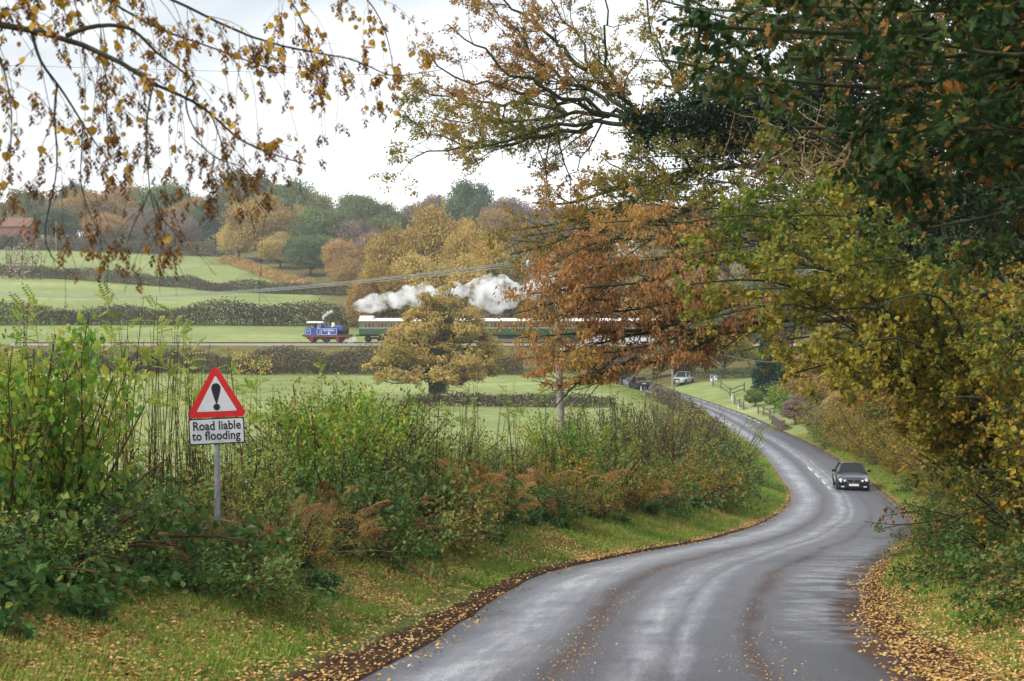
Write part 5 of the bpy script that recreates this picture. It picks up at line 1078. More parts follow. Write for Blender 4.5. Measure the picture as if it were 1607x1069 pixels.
# low nettles along the foot
for row, s_ in enumerate((1.9, 2.4, 2.9, 3.5)):
    px = -160.0 + 9 * row
    while px < 1150:
        x, D = band(px, s_ + (.6 if px < 420 else 0) + rp.normal(0, .12)); put('nettles', x, D, rp.uniform(.3, .55) * (1.2 if row else .8), 1.0, zone_of(px)); px += F * .75 / D * rp.uniform(.8, 1.2) * (1 if px < 420 else 1.8)

# right-hand bank and hedge
def rband(D, s): return float(road_r(D)) + s
def put_r(kind, D, s, h, wf, zone): return put(kind, rband(D, s), D, h, wf, zone, 7)
RZN = 'on the near right-hand bank'; RZF = 'in the right-hand hedge past the bend'
for D in np.arange(13, 40, 1.3): put_r('bramble', D, 2.9 + rp.normal(0, .2), rp.uniform(.8, 1.3), 1.1, RZN)
for D in np.arange(15, 62, 2.0): put_r('yellow' if rp.uniform() < .6 else 'hawthorn', D, 3.9 + rp.normal(0, .3), rp.uniform(1.8, 2.8), 1.25, RZN if D < 45 else RZF)
for D in np.arange(42, 128, 2.6): put_r(rp.choice(['yellow', 'yellow', 'hawthorn', 'bramble']), D, (2.3 if D < 90 else 1.8) + rp.normal(0, .3) + (D > 70) * .2, rp.uniform(1.1, 2.0), 1.2, RZF)
for D in np.arange(48, 130, 3.4): put_r(rp.choice(['yellow', 'yellow', 'yellow', 'hawthorn']), D, (3.8 if D < 90 else 3.2) + rp.normal(0, .3), rp.uniform(2.6, 3.8), 1.5, RZF)
for D in (146, 149, 152): put_r('hazel', D, 4.2 + (D - 146) * .1, 3.4, 1.9, 'by the grey garden fence')
for (kind, zone), items in placed_sh.items(): name_series(items, LOOK[kind][0], LOOK[kind][1], '%ss of the roadside banks' % LOOK[kind][0].split(' with')[0], zone)

# trees of the right-hand hedge, farther on: own crowns and trunks
def tree_at(name, px, top, wpx, D, leaf, n, ls, label, cat='tree', shape='round', trunk=.8, **kw):
    x = pt(px, 0, D)[0]; z0 = gz(x, D); H = (534.5 - top) / F * D - z0; W = wpx / F * D
    o = crown_tree(name, H, W, trunk, int(px * 3 + D) % 9999, leaf, n, ls, shape=shape, loc=(x, D, z0 - .1), **kw); tag(o, label, cat); return o
tree_at('hazel_tree', 1285, 545, 120, 140, 'gold', 15000, .16, 'golden roadside tree to the right of the dark conifer', holes=.4)
tree_at('thorn_tree', 1345, 590, 95, 118, 'rust', 12000, .14, 'rusty pink tree in the right-hand hedge beyond the oncoming car', holes=.5)
tree_at('maple_tree', 1402, 540, 150, 98, 'maple', 22000, .12, 'yellow-brown maple in the hedge above the oncoming car', holes=.4)
tree_at('ash_tree', 1330, 500, 150, 152, 'olive', 14000, .18, 'tall olive tree behind the golden roadside tree', holes=.3)
tree_at('maple_tree', 1470, 480, 190, 78, 'maple', 26000, .11, 'spreading yellow maple over the right-hand hedge, right of the oncoming car', holes=.4)
tree_at('thorn_bush', 1248, 618, 44, 137, 'mauve', 9000, .20, 'small bare grey bush beside the parapet wall', 'bush', shape='dome', trunk=.1, holes=.4, tpl=SLIM)
tree_at('thorn_tree', 1300, 640, 60, 126, 'mauve', 8000, .22, 'bare mauve thorn in the hedge below the golden tree', holes=.5, tpl=SLIM)
tree_at('conifer_tree', 1212, 470, 104, 166, 'conifer', 16000, .24, 'dark green conifer above the garden bushes', shape='cone', trunk=.3)
tree_at('beech_tree', 1138, 515, 110, 200, 'hazel', 16000, .24, 'yellow-leaved tree behind the blue roadside board', holes=.4)
tree_at('beech_tree', 1075, 510, 90, 208, 'olive', 12000, .26, 'olive tree behind the silver parked car', holes=.3)
tree_at('thorn_tree', 975, 545, 70, 190, 'mauve', 9000, .30, 'bare brown tree left of the dark car up the lane', holes=.4, tpl=SLIM)
tree_at('thorn_tree', 1025, 540, 60, 212, 'rust', 9000, .26, 'rusty tree closing the view above the far lane', holes=.4)
for i, (px, top, w_, D) in enumerate(((1185, 608, 34, 158), (1216, 612, 30, 154))): tree_at('garden_bush', px, top, w_, D, 'bush', 9000, .12, ('rounded bright green bush behind the grey garden fence, the left one of two', 'rounded bright green bush against the conifer, the right one of two')[i], 'bush', 'dome', .3)
hb = hedge_row('field_hedge', [pxD(1085, 193), pxD(1130, 190), pxD(1195, 186)], 1.6, 2.0, 31, 'dgreen', 70, .2); tag(hb, 'dark low hedge behind the small lawn', 'hedge')
hb = hedge_row('lane_hedge', [(float(road_l(D)) - 3.6, D) for D in (70, 90, 110, 130, 150, 166)], 1.35, 2.0, 32, 'hedge', 60, .2); tag(hb, 'low brown hedge following the left side of the far lane', 'hedge')
hb = hedge_row('lane_hedge', [(float(road_l(D)) - 4.2, D) for D in (188, 196, 208)], 2.6, 3, 33, 'rust', 60, .22); tag(hb, 'rusty hedge on the left of the lane below the bridge', 'hedge')

# ------------------------------------------------------------------ the great overhanging trees (limbs set out one by one, then grown)
def limb(pts_, n=14):
    """pts_: (px, py, distance)"""
    return resample([pt(*p) for p in pts_], n)
def overhang(name, limbs, leaf, seed, bark='bark', lv=((1.6, (1.2, 2.6), 48), (2.6, (.5, 1.1), 45), (4.0, (.2, .5), 42)), per=4.0, ls=.08, tpl=LEAF, droop=.3, trop=(0, 0, .02), flat=.6, r_base=.14, trunk=None, keep=None, tint=None, wide=1.0, per1=None, wig=.2, up=.8, wood_sides=6, spread=.03):
    r = rs(seed); root = empty(name, trunk[0] if trunk else tuple(limbs[0][0][0])); o = np.array(root.location)
    mbW = MB(); L0_ = np.stack([l[0] for l in limbs]); R0 = np.stack([np.linspace(l[1], max(l[1] * .22, .012), L0_.shape[1]) for l in limbs])
    if trunk:
        t0, h, rad_ = trunk; tp = np.linspace([0, 0, -.6], [0, 0, h], 9) + np.concatenate([np.zeros((1, 3)), r.normal(0, .07, (8, 3))]) * [1, 1, 0]
        tubes(mbW, tp[None], (rad_ * np.array([1.5, 1.15, 1.0, .95, .9, .85, .78, .7, .55]))[None], 14)
        for l in limbs:      # each limb runs back to the trunk
            s0 = l[0][0] - o
            if len(l) > 2 and l[2] == 'join':
                zt = np.clip(s0[2] - .25 * np.linalg.norm(s0[:2]), 1.2, h * .97); q = np.array([tp[4][0], tp[4][1], zt]); k = np.linspace(0, 1, 6)[:, None]; P_ = q * (1 - k) + s0 * k; P_[:, 2] += .12 * np.sin(k[:, 0] * pi)
                tubes(mbW, P_[None], np.linspace(l[1] * 1.5, l[1], 6)[None], 9)
    tubes(mbW, L0_ - o, R0, 9); mbW.obj('trunk_and_limbs' if trunk else 'limbs', M[bark], root, True)
    mbT = MB(); par, rad = L0_, R0; lev = []
    for i, (dens, ln, ang) in enumerate(lv):
        par, rad = grow(par, rad, dens, ln, ang, n=6 if i == 0 else 5, tmin=.10 if i == 0 else .15, trop=trop, flat=flat, r=r, rr=.5, wig=wig, rmax=.05)
        tubes(mbT, par - o, rad, (5, 4, 3)[min(i, 2)]); lev.append(par)
    mbT.obj('twigs', M['twig' if bark == 'bark' else bark], root)
    if per > 0:
        mb = MB(); tf = (lambda P_, r_: tint(P_ + o, r_)) if tint else None; kf = (lambda P_, r_: keep(P_ + o, r_)) if keep else None
        leaves_on(mb, lev[-1] - o, per, ls, tpl, r, droop, tint=tf, keep=kf, wide=wide, up=up, spread=spread)
        if len(lev) > 1: leaves_on(mb, lev[-2] - o, per1 if per1 is not None else per * .6, ls, tpl, r, droop, tint=tf, keep=kf, wide=wide, up=up, spread=spread)
        mb.obj('leaves', M[leaf], root)
    return root
def proj(P_): return 803.5 + F * P_[:, 0] / np.maximum(P_[:, 1], .3), 534.5 - F * P_[:, 2] / np.maximum(P_[:, 1], .3)

# 1. oak whose ivy-clad limb reaches across the lane
D1 = 38.0; b1 = (13.6, 40.0, gz(13.6, 40.0))
big = [((1330, 262, 39), (1250, 228, 39), (1150, 208, 38.5), (1060, 205, 38), (985, 196, 38)), ]
fine = [
 ((985, 196, 38), (930, 200, 38), (880, 196, 37.5), (820, 214, 37), (760, 224, 37), (700, 238, 36.5), (640, 245, 36.5)),
 ((1000, 192, 38), (950, 186, 38.5), (900, 178, 39), (850, 182, 39), (790, 190, 39), (730, 196, 39), (680, 190, 39)),
 ((990, 190, 38), (940, 170, 38), (890, 160, 37.5), (830, 148, 37), (770, 140, 37), (710, 120, 36.5), (668, 84, 36)),
 ((1010, 190, 38), (950, 150, 38), (925, 110, 38.5), (915, 70, 39), (880, 30, 39), (850, -20, 39)),
 ((1000, 190, 38), (960, 130, 37), (945, 80, 37), (960, 30, 36.5), (950, -30, 36)),
 ((955, 165, 38), (900, 130, 38), (860, 110, 38), (820, 70, 38), (790, 30, 38), (750, -10, 38)),
 ((940, 178, 38), (880, 150, 36.5), (840, 120, 36), (780, 100, 35.5), (740, 60, 35), (700, 40, 35)),
 ((930, 196, 38), (870, 205, 38), (800, 226, 38), (730, 232, 38.5), (690, 214, 39), (655, 200, 39)),
 ((1100, 200, 39), (1050, 120, 40), (1030, 60, 40), (1010, 0, 40), (990, -60, 40)),
 ((1180, 205, 39), (1150, 120, 40), (1110, 50, 40), (1090, -20, 40), (1080, -80, 40)),
 ((890, 180, 39), (830, 160, 40), (780, 170, 40.5), (730, 165, 41), (690, 150, 41), (660, 140, 41)),
 ((920, 110, 38.5), (880, 70, 39), (830, 40, 39), (790, 0, 39), (740, -30, 39)),
]
low = [
 ((1300, 268, 39), (1200, 262, 38.5), (1120, 256, 38), (1060, 278, 37.5), (1000, 312, 37), (930, 345, 36.5), (870, 352, 36), (800, 362, 35.5)),
 ((1150, 262, 38), (1080, 262, 37), (1030, 285, 36.5), (975, 330, 36), (920, 362, 36), (860, 385, 35.5), (800, 400, 35)),
 ((1060, 285, 37.5), (1000, 290, 37.5), (950, 300, 37), (900, 320, 37), (860, 322, 37), (835, 318, 37)),
 ((1120, 300, 37), (1060, 345, 36.5), (1010, 350, 36), (960, 352, 36), (920, 380, 36), (880, 370, 36)),
]
_rw = rs(17)
def crook(P_, amp): return P_ + np.concatenate([np.zeros((1, 3)), _rw.normal(0, amp, (len(P_) - 1, 3))]) * np.array([1, .5, 1])
L1 = [(limb(l), .26, 'join') for l in big] + [(crook(limb(l, 14), .085), .066) for l in fine] + [(limb(l), .085, 'join' if i == 0 else '') for i, l in enumerate(low)]
def t1(P_, r_):
    px, py = proj(P_); return np.clip(.20 + .22 * noise2(P_[:, 0], P_[:, 2], 4, 1.3) + (px < 900) * (py < 150) * .30 + r_.normal(0, .16, len(P_)), 0, 1)
o1 = overhang('overhanging_oak', L1, 'oakyellow', 401, 'bark_green', ((2.6, (1.2, 2.8), 42), (4.6, (.45, 1.1), 42), (9.0, (.16, .40), 45)), per=7.5, per1=6.0, ls=.072, tpl=LEAF, trunk=(b1, 12.5, .48), tint=t1, flat=.7, trop=(-.04, 0, .02), wig=.24, wide=1.2)
tag(o1, 'gnarled oak with thinning yellow leaves whose long limb reaches left across the sky', 'tree')
# its upper crown over the lane
def up_limbs(base, n, seed, px_r, py_r, D_r, rad_):
    r = rs(seed); out_ = []
    for i in range(n):
        e = pt(r.uniform(*px_r), r.uniform(*py_r), r.uniform(*D_r)); b_ = np.array(base) + [0, 0, r.uniform(4, 11)]; m_ = (b_ + e) / 2 + np.array([r.normal(0, .5), r.normal(0, .5), r.uniform(.3, 1.4)])
        out_.append((resample([b_, (b_ * 2 + m_) / 3, m_, (m_ + e) / 2 + [0, 0, .4], e], 14), rad_))
    return out_
o1b = overhang('dense_oak', up_limbs((15.5, 37, gz(15.5, 37)), 40, 7, (1020, 1700), (-330, 300), (30, 44), .11), 'oakyellow', 402, 'bark_green', ((1.8, (1.4, 2.8), 48), (2.8, (.6, 1.3), 45), (4.6, (.25, .55), 45)), per=8.0, per1=4.5, ls=.13, trunk=((15.5, 37, gz(15.5, 37)), 12.5, .5), wide=1.25, tint=clumpy(.8, 9, .25, .25, .15), flat=.8)
tag(o1b, 'tall oak with dense olive crown filling the upper right behind the dark leaves', 'tree')

low2 = []
for (e, m_) in (((880, 350, 35), (1080, 300, 36)), ((930, 300, 35), (1120, 270, 36)), ((980, 250, 35), (1150, 245, 36)), ((820, 372, 34), (1040, 345, 35)), ((1030, 300, 34), (1180, 280, 35)), ((900, 395, 34), (1080, 360, 35)), ((1080, 240, 36), (1230, 240, 37)), ((1100, 330, 33.5), (1240, 300, 35)), ((1180, 300, 34), (1300, 280, 35)), ((990, 345, 34), (1150, 320, 35)), ((1050, 380, 33), (1200, 340, 34)), ((1230, 270, 35), (1340, 260, 36)), ((950, 330, 36), (1130, 300, 37)), ((1000, 270, 37), (1160, 262, 38))):
    s_ = np.array([13.2, 36.0, gz(13.2, 36)]) + [0, 0, 5.0]; low2.append((resample([s_, s_ * .5 + pt(*m_) * .5 + [0, 0, .3], pt(*m_), (pt(*m_) + pt(*e)) / 2 + [0, 0, .1], pt(*e)], 14), .045))
def kl(P_, r_):
    px, py = proj(P_); return (py < 420) & (py > 225 + r_.normal(0, 8, len(P_)) - (px > 1050) * 60)
ol = overhang('spreading_oak', low2, 'oakyellow', 404, 'bark_green', ((2.6, (.9, 1.8), 45), (3.6, (.4, .9), 45), (6.0, (.16, .36), 45)), per=4.6, per1=3.6, ls=.085, trunk=((13.2, 36.0, gz(13.2, 36)), 8.5, .34), tint=clumpy(1.6, 14, .22, .22, .14), flat=.6, keep=kl, wide=1.25)
tag(ol, 'yellow-green oak with flat tiers of leaves directly below the ivy-covered limb', 'tree')

# ivy on the long limb
r = rs(88); mb = MB(); lm = resample(np.concatenate([limb(((1450, 330, 39.5), (1330, 262, 39)), 4), L1[0][0]]), 40); n = 22000; f = r.uniform(0, 38.99, n); i = f.astype(int); P_ = lm[i] * (1 - (f - i))[:, None] + lm[i + 1] * (f - i)[:, None]
wd = .28 + .75 * sm(1 - f / 39, 0, .8) + .32 * np.abs(noise2(f, f * 0, 5, .8)); d = sphere_dirs(n, r); q = r.uniform(.2, 1, n) ** .5; P_ = P_ + d * (q * wd)[:, None] * np.array([1, 1, 1.25]) + np.array([0, 0, .25]) + (d * .0)
P_[:, 2] -= (r.uniform(0, 1, n) < .12) * r.uniform(0, .8, n); tf_ = (r.uniform(0, 1, n) < .45) & (noise2(f, f * 0, 7, .55) > 0); P_[tf_, 2] += 2.0 * r.uniform(0, 1, tf_.sum()) ** 1.5; P_[:, 2] -= (noise2(f, f * 0, 9, 1.3) > .5) * r.uniform(0, .7, n)
scatter(mb, LEAF2, P_ - lm[0], unit(r.normal(size=(n, 3)) + [0, 0, -.5]), unit(d + r.normal(0, .5, (n, 3))), .10 * r.uniform(.6, 1.2, n), r.uniform(0, 1, n), W=.13 * r.uniform(.6, 1.2, n))
iv = mb.obj('ivy', M['ivy'], None, loc=tuple(lm[0])); tag(iv, 'thick dark ivy wrapping the long limb of the gnarled oak', 'ivy')
mb = MB(); n = 26000; c_ = [pt(1240, 175, 37), pt(1330, 190, 37), pt(1140, 150, 38), pt(1430, 240, 36), pt(1380, 330, 35), pt(1500, 330, 34), pt(1560, 420, 33), pt(1300, 120, 37), pt(1460, 400, 33)]; ci = r.randint(0, 9, n); d = sphere_dirs(n, r); P_ = np.array(c_)[ci] + d * (r.uniform(.1, 1, n) ** .5)[:, None] * np.array([1.3, .9, .85]) * (1 + .3 * noise2(d[:, 0] * 3 + ci, d[:, 2] * 3, 3, 2))[:, None]
scatter(mb, LEAF2, P_ - c_[0], unit(r.normal(size=(n, 3)) + [0, 0, -.5]), unit(d + r.normal(0, .5, (n, 3))), .10 * r.uniform(.6, 1.2, n), r.uniform(0, 1, n), W=.13 * r.uniform(.6, 1.2, n))
iv = mb.obj('ivy', M['ivy'], None, loc=tuple(c_[0])); tag(iv, 'black-green ivy masses inside the dense oak crown', 'ivy')
# tangle of dead twigs caught under the ivy
r = rs(45); n = 90; c0 = pt(1275, 262, 30); s0 = c0 + r.normal(0, 1, (n, 3)) * np.array([.75, .4, .42]); dr = unit(r.normal(size=(n, 3)) * [1, .5, 1] + np.array([-.2, 0, -.2])); P_ = np.zeros((n, 7, 3)); P_[:, 0] = s0; ln = r.uniform(.5, 1.5, n)
for k in range(1, 7): dr = unit(dr + r.normal(0, .25, (n, 3))); P_[:, k] = P_[:, k - 1] + dr * (ln / 6)[:, None]
mb = MB(); tubes(mb, P_ - c0, .011 * np.linspace(1, .3, 7)[None] * r.uniform(.4, 1.5, (n, 1)), 4); dt = mb.obj('dead_twigs', M['palestem'], None, loc=tuple(c0)); tag(dt, 'tangle of dead grey twigs lodged beneath the ivy-covered limb', 'dead branches')

# 2. copper hornbeam with hanging rust leaves
b2 = (11.4, 31.0, gz(11.4, 31.0))
l2 = [((1330, 500, 29), (1180, 505, 28.5), (1080, 522, 28), (1010, 548, 27.5), (955, 552, 27.5), (900, 560, 27)), ((1160, 475, 28.5), (1090, 500, 28), (1020, 520, 28), (950, 520, 27.5), (880, 525, 27), (815, 530, 27)),
      ((1330, 430, 29), (1200, 400, 28.5), (1100, 412, 28), (1050, 436, 28), (980, 450, 27.5), (900, 450, 27), (830, 462, 27)), ((1110, 410, 28), (1060, 380, 28), (990, 372, 28), (940, 378, 27.5), (900, 395, 27), (860, 420, 27)),
      ((1200, 520, 28), (1130, 520, 28), (1090, 548, 28), (1050, 565, 28), (1010, 572, 27.5), (960, 575, 27.5)), ((990, 540, 27.5), (950, 575, 27), (920, 598, 27), (880, 608, 27), (850, 600, 27)),
      ((1250, 470, 29), (1150, 455, 28.5), (1060, 470, 28), (1000, 490, 28), (920, 490, 28), (840, 500, 27.5)), ((1220, 380, 29), (1150, 350, 28.5), (1070, 350, 28), (1000, 345, 28), (950, 350, 27.5)), ((1080, 525, 28), (1010, 520, 28), (940, 540, 28), (870, 555, 28), (810, 565, 28)),
      ((960, 470, 27.5), (900, 470, 27.5), (850, 480, 27), (800, 495, 27)), ((1000, 560, 27.5), (950, 585, 27.5), (905, 600, 27), (870, 640, 27)), ((1120, 400, 28), (1050, 405, 28), (970, 415, 28), (890, 430, 28), (840, 440, 28))]
def k2(P_, r_):
    px, py = proj(P_); gap = noise2(px, py * 2.6, 19, .045) > .62 + r_.normal(0, .18, len(P_)); return ~gap & (py < 604 + r_.normal(0, 5, len(P_)) - np.clip(px - 870, 0, 40) * .0) & ~((px > 975) & (py > 577 + r_.normal(0, 4, len(P_)))) & ~((px > 900) & (py > 600)) & ~((px < 850) & (py > 590)) & ~((px < 765 + r_.uniform(0, 40, len(P_))))
h2 = overhang('copper_hornbeam', [(limb(l), .05 if i < 3 else .032, 'join' if i in (0, 2) else '') for i, l in enumerate(l2)], 'beech', 411, 'bark_green', ((4.8, (.8, 1.8), 45), (6.0, (.35, .8), 45), (8, (.14, .3), 45)), per=6.0, per1=6.0, ls=.080, tpl=SLIM, droop=1.5, trunk=(b2, 5.5, .2), flat=.55, trop=(-.05, 0, -.02), keep=k2, wide=1.35, up=.1, tint=clumpy(2.0, 3, .5, .3, .2))
tag(h2, 'copper-leaved tree with fine drooping sprays hanging across the railway bridge', 'tree')

# 3. yellow-green hazel, nearer
b3 = (8.6, 24.0, gz(8.6, 24.0)); l3 = []
for (e, m_) in (((1060, 352, 23), (1250, 330, 24)), ((1085, 400, 23), (1260, 380, 24)), ((1070, 448, 22.5), (1250, 440, 24)), ((1110, 500, 22.5), (1280, 470, 23.5)), ((1160, 552, 22.5), (1330, 520, 23.5)), ((1240, 588, 22.5), (1380, 560, 23.5)), ((1120, 340, 25), (1300, 330, 25)), ((1180, 430, 21), (1330, 420, 23)), ((1250, 500, 21), (1400, 480, 23)), ((1160, 380, 25), (1320, 370, 25)), ((1300, 560, 21), (1430, 520, 22)), ((1130, 460, 25), (1300, 450, 25)), ((1200, 520, 25), (1380, 500, 25)), ((1340, 620, 22), (1450, 560, 23)), ((1230, 340, 21), (1380, 340, 22)), ((1320, 420, 21), (1450, 400, 22)), ((1180, 320, 24), (1340, 310, 24)), ((1380, 480, 20), (1480, 450, 21))):
    s_ = np.array(b3) + [0, 0, .6]; l3.append((resample([s_, s_ * .6 + pt(*m_) * .4 + [0, 0, .7], pt(*m_), (pt(*m_) + pt(*e)) / 2 + [0, 0, .08], pt(*e)], 14), .035))
def t3(P_, r_):
    px, py = proj(P_); return np.clip(.20 + .42 * sm(py, 380, 600) + .18 * noise2(P_[:, 0], P_[:, 2], 4, 2.2) + r_.normal(0, .18, len(P_)), 0, 1)
def k3(P_, r_):
    px, py = proj(P_); lim = np.interp(px, [1040, 1100, 1180, 1260, 1330, 1400, 1480], [470, 560, 575, 610, 650, 690, 720]); return (py < lim + r_.normal(0, 8, len(P_))) & (px > 1040 + r_.normal(0, 12, len(P_)))
h3 = overhang('yellow_hazel', l3, 'hazel', 421, 'bark_green', ((3.4, (.7, 1.6), 45), (4.8, (.35, .8), 45), (6, (.14, .30), 42)), per=6.0, per1=6.0, ls=.085, tpl=LEAF2, droop=.5, trunk=(b3, 1.6, .2), flat=.75, keep=k3, tint=t3, wide=1.35)
tag(h3, 'yellow-green hazel spreading over the lane in front of the copper tree', 'tree')

# 4. near dark oak at the top right
b4 = (6.4, 11.0, gz(6.4, 11.0)); r = rs(61); l4 = []
for (e, m_) in (((1060, 40, 9.5), (1300, 60, 10)), ((1090, -20, 9), (1330, -40, 10)), ((1150, 120, 10), (1380, 150, 10.5)), ((1250, 200, 10), (1440, 220, 10.5)), ((1300, 60, 11), (1480, 100, 11)), ((1350, 290, 11), (1520, 300, 11)), ((1180, 10, 11.5), (1420, 20, 11)), ((1440, 60, 9), (1560, 100, 9.5)), ((1230, 90, 12), (1450, 110, 12)), ((1500, 200, 9.5), (1600, 220, 10)), ((1120, 70, 12.5), (1400, 60, 12)), ((1450, 360, 12), (1600, 340, 12)), ((1500, 20, 12), (1620, 60, 12)), ((1350, 160, 12.5), (1520, 180, 12)), ((1400, -60, 10), (1560, -80, 10)), ((1250, -90, 11), (1480, -100, 11)), ((1560, 420, 12.5), (1660, 400, 12)), ((1570, 300, 9.5), (1680, 300, 10))):
    s_ = np.array(b4) + [0, 0, 4.6]; l4.append((resample([s_, s_ * .5 + pt(*m_) * .5 + [0, 0, .3], pt(*m_), (pt(*m_) + pt(*e)) / 2 + [0, 0, .05], pt(*e)], 14), .032))
def t4(P_, r_): return np.clip(.30 + .22 * noise2(P_[:, 0] * 2, P_[:, 2] * 2, 6, 3) + r_.normal(0, .14, len(P_)) + (r_.uniform(0, 1, len(P_)) < .10) * .7, 0, 1)
def k4(P_, r_):
    px, py = proj(P_); return (px > 1035 + py * .3 + r_.normal(0, 12, len(P_))) & (py < 250 + (px - 1100) * .55 + r_.normal(0, 25, len(P_)))
h4 = overhang('dark_oak', l4, 'oakdark', 431, 'bark_green', ((3.6, (.6, 1.3), 48), (6.0, (.25, .6), 48)), per=11.0, per1=6.0, ls=.09, tpl=OAK, droop=.35, trunk=(b4, 6.2, .32), flat=.8, keep=k4, tint=t4, wide=1.15, up=.9, spread=.03)
tag(h4, 'near oak with large dark green lobed leaves and a few orange ones, top right corner', 'tree')

# 5. wall of yellow and brown leaves down the right-hand side
def wall_tree(i, x, D, H, seed, leaf, ls, lean, label, n_l=15, per=4.0, dens=1.0):
    r = rs(seed); b_ = np.array([x, D, gz(x, D)]); ls_ = []
    for k in range(n_l):
        h = H * r.uniform(.25, 1.0); a = r.uniform(-1.0, 1.0); e = b_ + np.array([-lean * r.uniform(.35, 1.0) * cos(a), lean * r.uniform(.3, 1.0) * sin(a) * 1.3, h]); s_ = b_ + [r.normal(0, .15), r.normal(0, .15), .2]
        ls_.append((resample([s_, s_ + [0, 0, h * .45], (s_ + e) / 2 + [.1 * lean, 0, h * .32], e + [0, 0, .15], e + [-.3 * lean, 0, -.25 * r.uniform(0, 1.5)]], 12), .035))
    o = overhang('field_maple' if leaf == 'maple' else 'hazel_tree', ls_, leaf, seed + 1, 'bark', ((3.0 * dens, (.7, 1.6), 50), (4.2, (.3, .75), 48), (5.0, (.14, .32), 45)), per=per * 1.3, per1=5.5, ls=ls, tpl=LEAF2, droop=.4, trunk=(tuple(b_), 1.2, .16), flat=.9, wide=1.35, tint=clumpy(1.5, seed, .45, .35, .2)); tag(o, label, 'tree')
wall_tree(0, road_r(17.5) + 3.3, 17.5, 4.6, 501, 'maple', .078, 1.5, 'nearest yellow-brown maple of the right-hand leaf wall, at the frame edge', 16, 4.2)
wall_tree(1, road_r(22) + 3.4, 22.0, 5.0, 511, 'maple', .08, 1.8, 'second yellow-brown maple of the right-hand leaf wall, behind the nearest', 16, 4.2)
wall_tree(2, road_r(28) + 3.6, 28.0, 5.4, 521, 'maple', .085, 2.0, 'third maple of the right-hand leaf wall, above the puddles', 16, 4.2)
wall_tree(3, road_r(36) + 3.6, 36.0, 6.0, 531, 'hazel', .09, 2.2, 'yellow hazel of the right-hand leaf wall where the lane bends', 16, 4.0)
wall_tree(4, road_r(45) + 3.4, 45.0, 6.5, 541, 'maple', .10, 2.3, 'tall maple of the right-hand leaf wall just past the bend', 15, 4.0)
wall_tree(5, road_r(56) + 3.4, 56.0, 7.0, 551, 'maple', .11, 2.3, 'maple of the right-hand hedge nearest the oncoming car', 14, 4.0)

# 6. hornbeam branch with amber leaves and catkins hanging in from the left
l6 = [((-700, -60, 6.4), (-300, 5, 6.6), (0, 36, 6.8), (55, 44, 6.9), (110, 58, 7), (150, 76, 7), (190, 88, 7), (218, 112, 7), (246, 134, 7)), ((105, 56, 7), (135, 42, 7.1), (175, 38, 7.2), (212, 42, 7.3), (238, 78, 7.3), (264, 98, 7.4), (292, 112, 7.4), (305, 130, 7.4)),
      ((246, 134, 7), (285, 150, 7.1), (325, 170, 7.2), (352, 200, 7.2), (378, 222, 7.3), (420, 240, 7.3), (480, 258, 7.4)), ((305, 130, 7.4), (290, 150, 7.4), (294, 180, 7.4), (310, 212, 7.4), (322, 235, 7.4)),
      ((-200, -120, 6.6), (60, -60, 7), (240, -20, 7.4), (330, 30, 7.6), (390, 62, 7.7), (440, 76, 7.8), (490, 80, 7.9), (548, 92, 8)), ((548, 92, 8), (580, 104, 8), (610, 120, 8.1), (640, 118, 8.1), (690, 110, 8.2)),
      ((-100, -90, 7.4), (100, -40, 7.6), (190, 10, 7.6), (240, 50, 7.6), (300, 60, 7.7), (370, 90, 7.8), (430, 110, 7.9)), ((48, 44, 6.9), (55, 70, 6.9), (62, 100, 6.9), (90, 130, 7), (115, 170, 7), (140, 210, 7), (160, 240, 7)),
      ((240, 134, 7), (232, 170, 7), (228, 210, 7), (232, 260, 7), (234, 300, 7), (245, 345, 7), (268, 385, 7)), ((234, 300, 7), (222, 330, 7), (210, 350, 7), (200, 380, 7)), ((240, 305, 7), (255, 345, 7), (275, 365, 7), (285, 385, 7)),
      ((90, 132, 7), (82, 175, 7), (90, 225, 7), (92, 270, 7), (78, 320, 7), (66, 370, 7), (70, 405, 7), (100, 420, 7), (118, 432, 7)), ((130, 190, 7), (128, 240, 7), (125, 290, 7), (140, 335, 7), (160, 372, 7)),
      ((400, -60, 8.4), (450, -10, 8.3), (480, 40, 8.2), (490, 90, 8.2), (500, 140, 8.2)), ((480, -60, 8.6), (560, -20, 8.5), (595, 20, 8.5), (612, 70, 8.5), (620, 130, 8.5)), ((300, 215, 7.4), (340, 250, 7.4), (385, 262, 7.3), (400, 290, 7.3)),
      ((-60, 20, 6.4), (-10, 60, 6.4), (10, 120, 6.4), (20, 180, 6.4), (15, 260, 6.4)), ((150, 76, 7), (170, 120, 7.1), (165, 170, 7.1), (172, 220, 7.1), (168, 270, 7.1)), ((330, 175, 7.2), (350, 230, 7.2), (360, 275, 7.2), (372, 310, 7.2))]
rad6 = [.030, .013, .009, .006, .013, .005, .010, .009, .005, .004, .004, .006, .004, .006, .006, .004, .006, .004, .004]
b6 = (-5.2, 6.0, gz(-5.2, 6.0)); r = rs(600)
h6 = empty('hornbeam', b6); o6 = np.array(b6); mb = MB(); tp = np.linspace([0, 0, -.5], [.15, 0, 5.6], 8)[None]; tubes(mb, tp, .17 * np.linspace(1.3, .6, 8)[None], 12)
L6 = [limb(l) for l in l6]; s_ = L6[0][0] - o6; k = np.linspace(0, 1, 5)[:, None]; tubes(mb, (np.array([.05, 0, s_[2] - .5]) * (1 - k) + s_ * k)[None], np.linspace(.07, .034, 5)[None], 9)
for l_ in (L6[4], L6[6], L6[13], L6[14], L6[16]):
    s_ = l_[0] - o6; tubes(mb, (np.array([.12, 0, 4.0]) * (1 - k) + s_ * k)[None], np.linspace(.04, .012, 5)[None], 7)
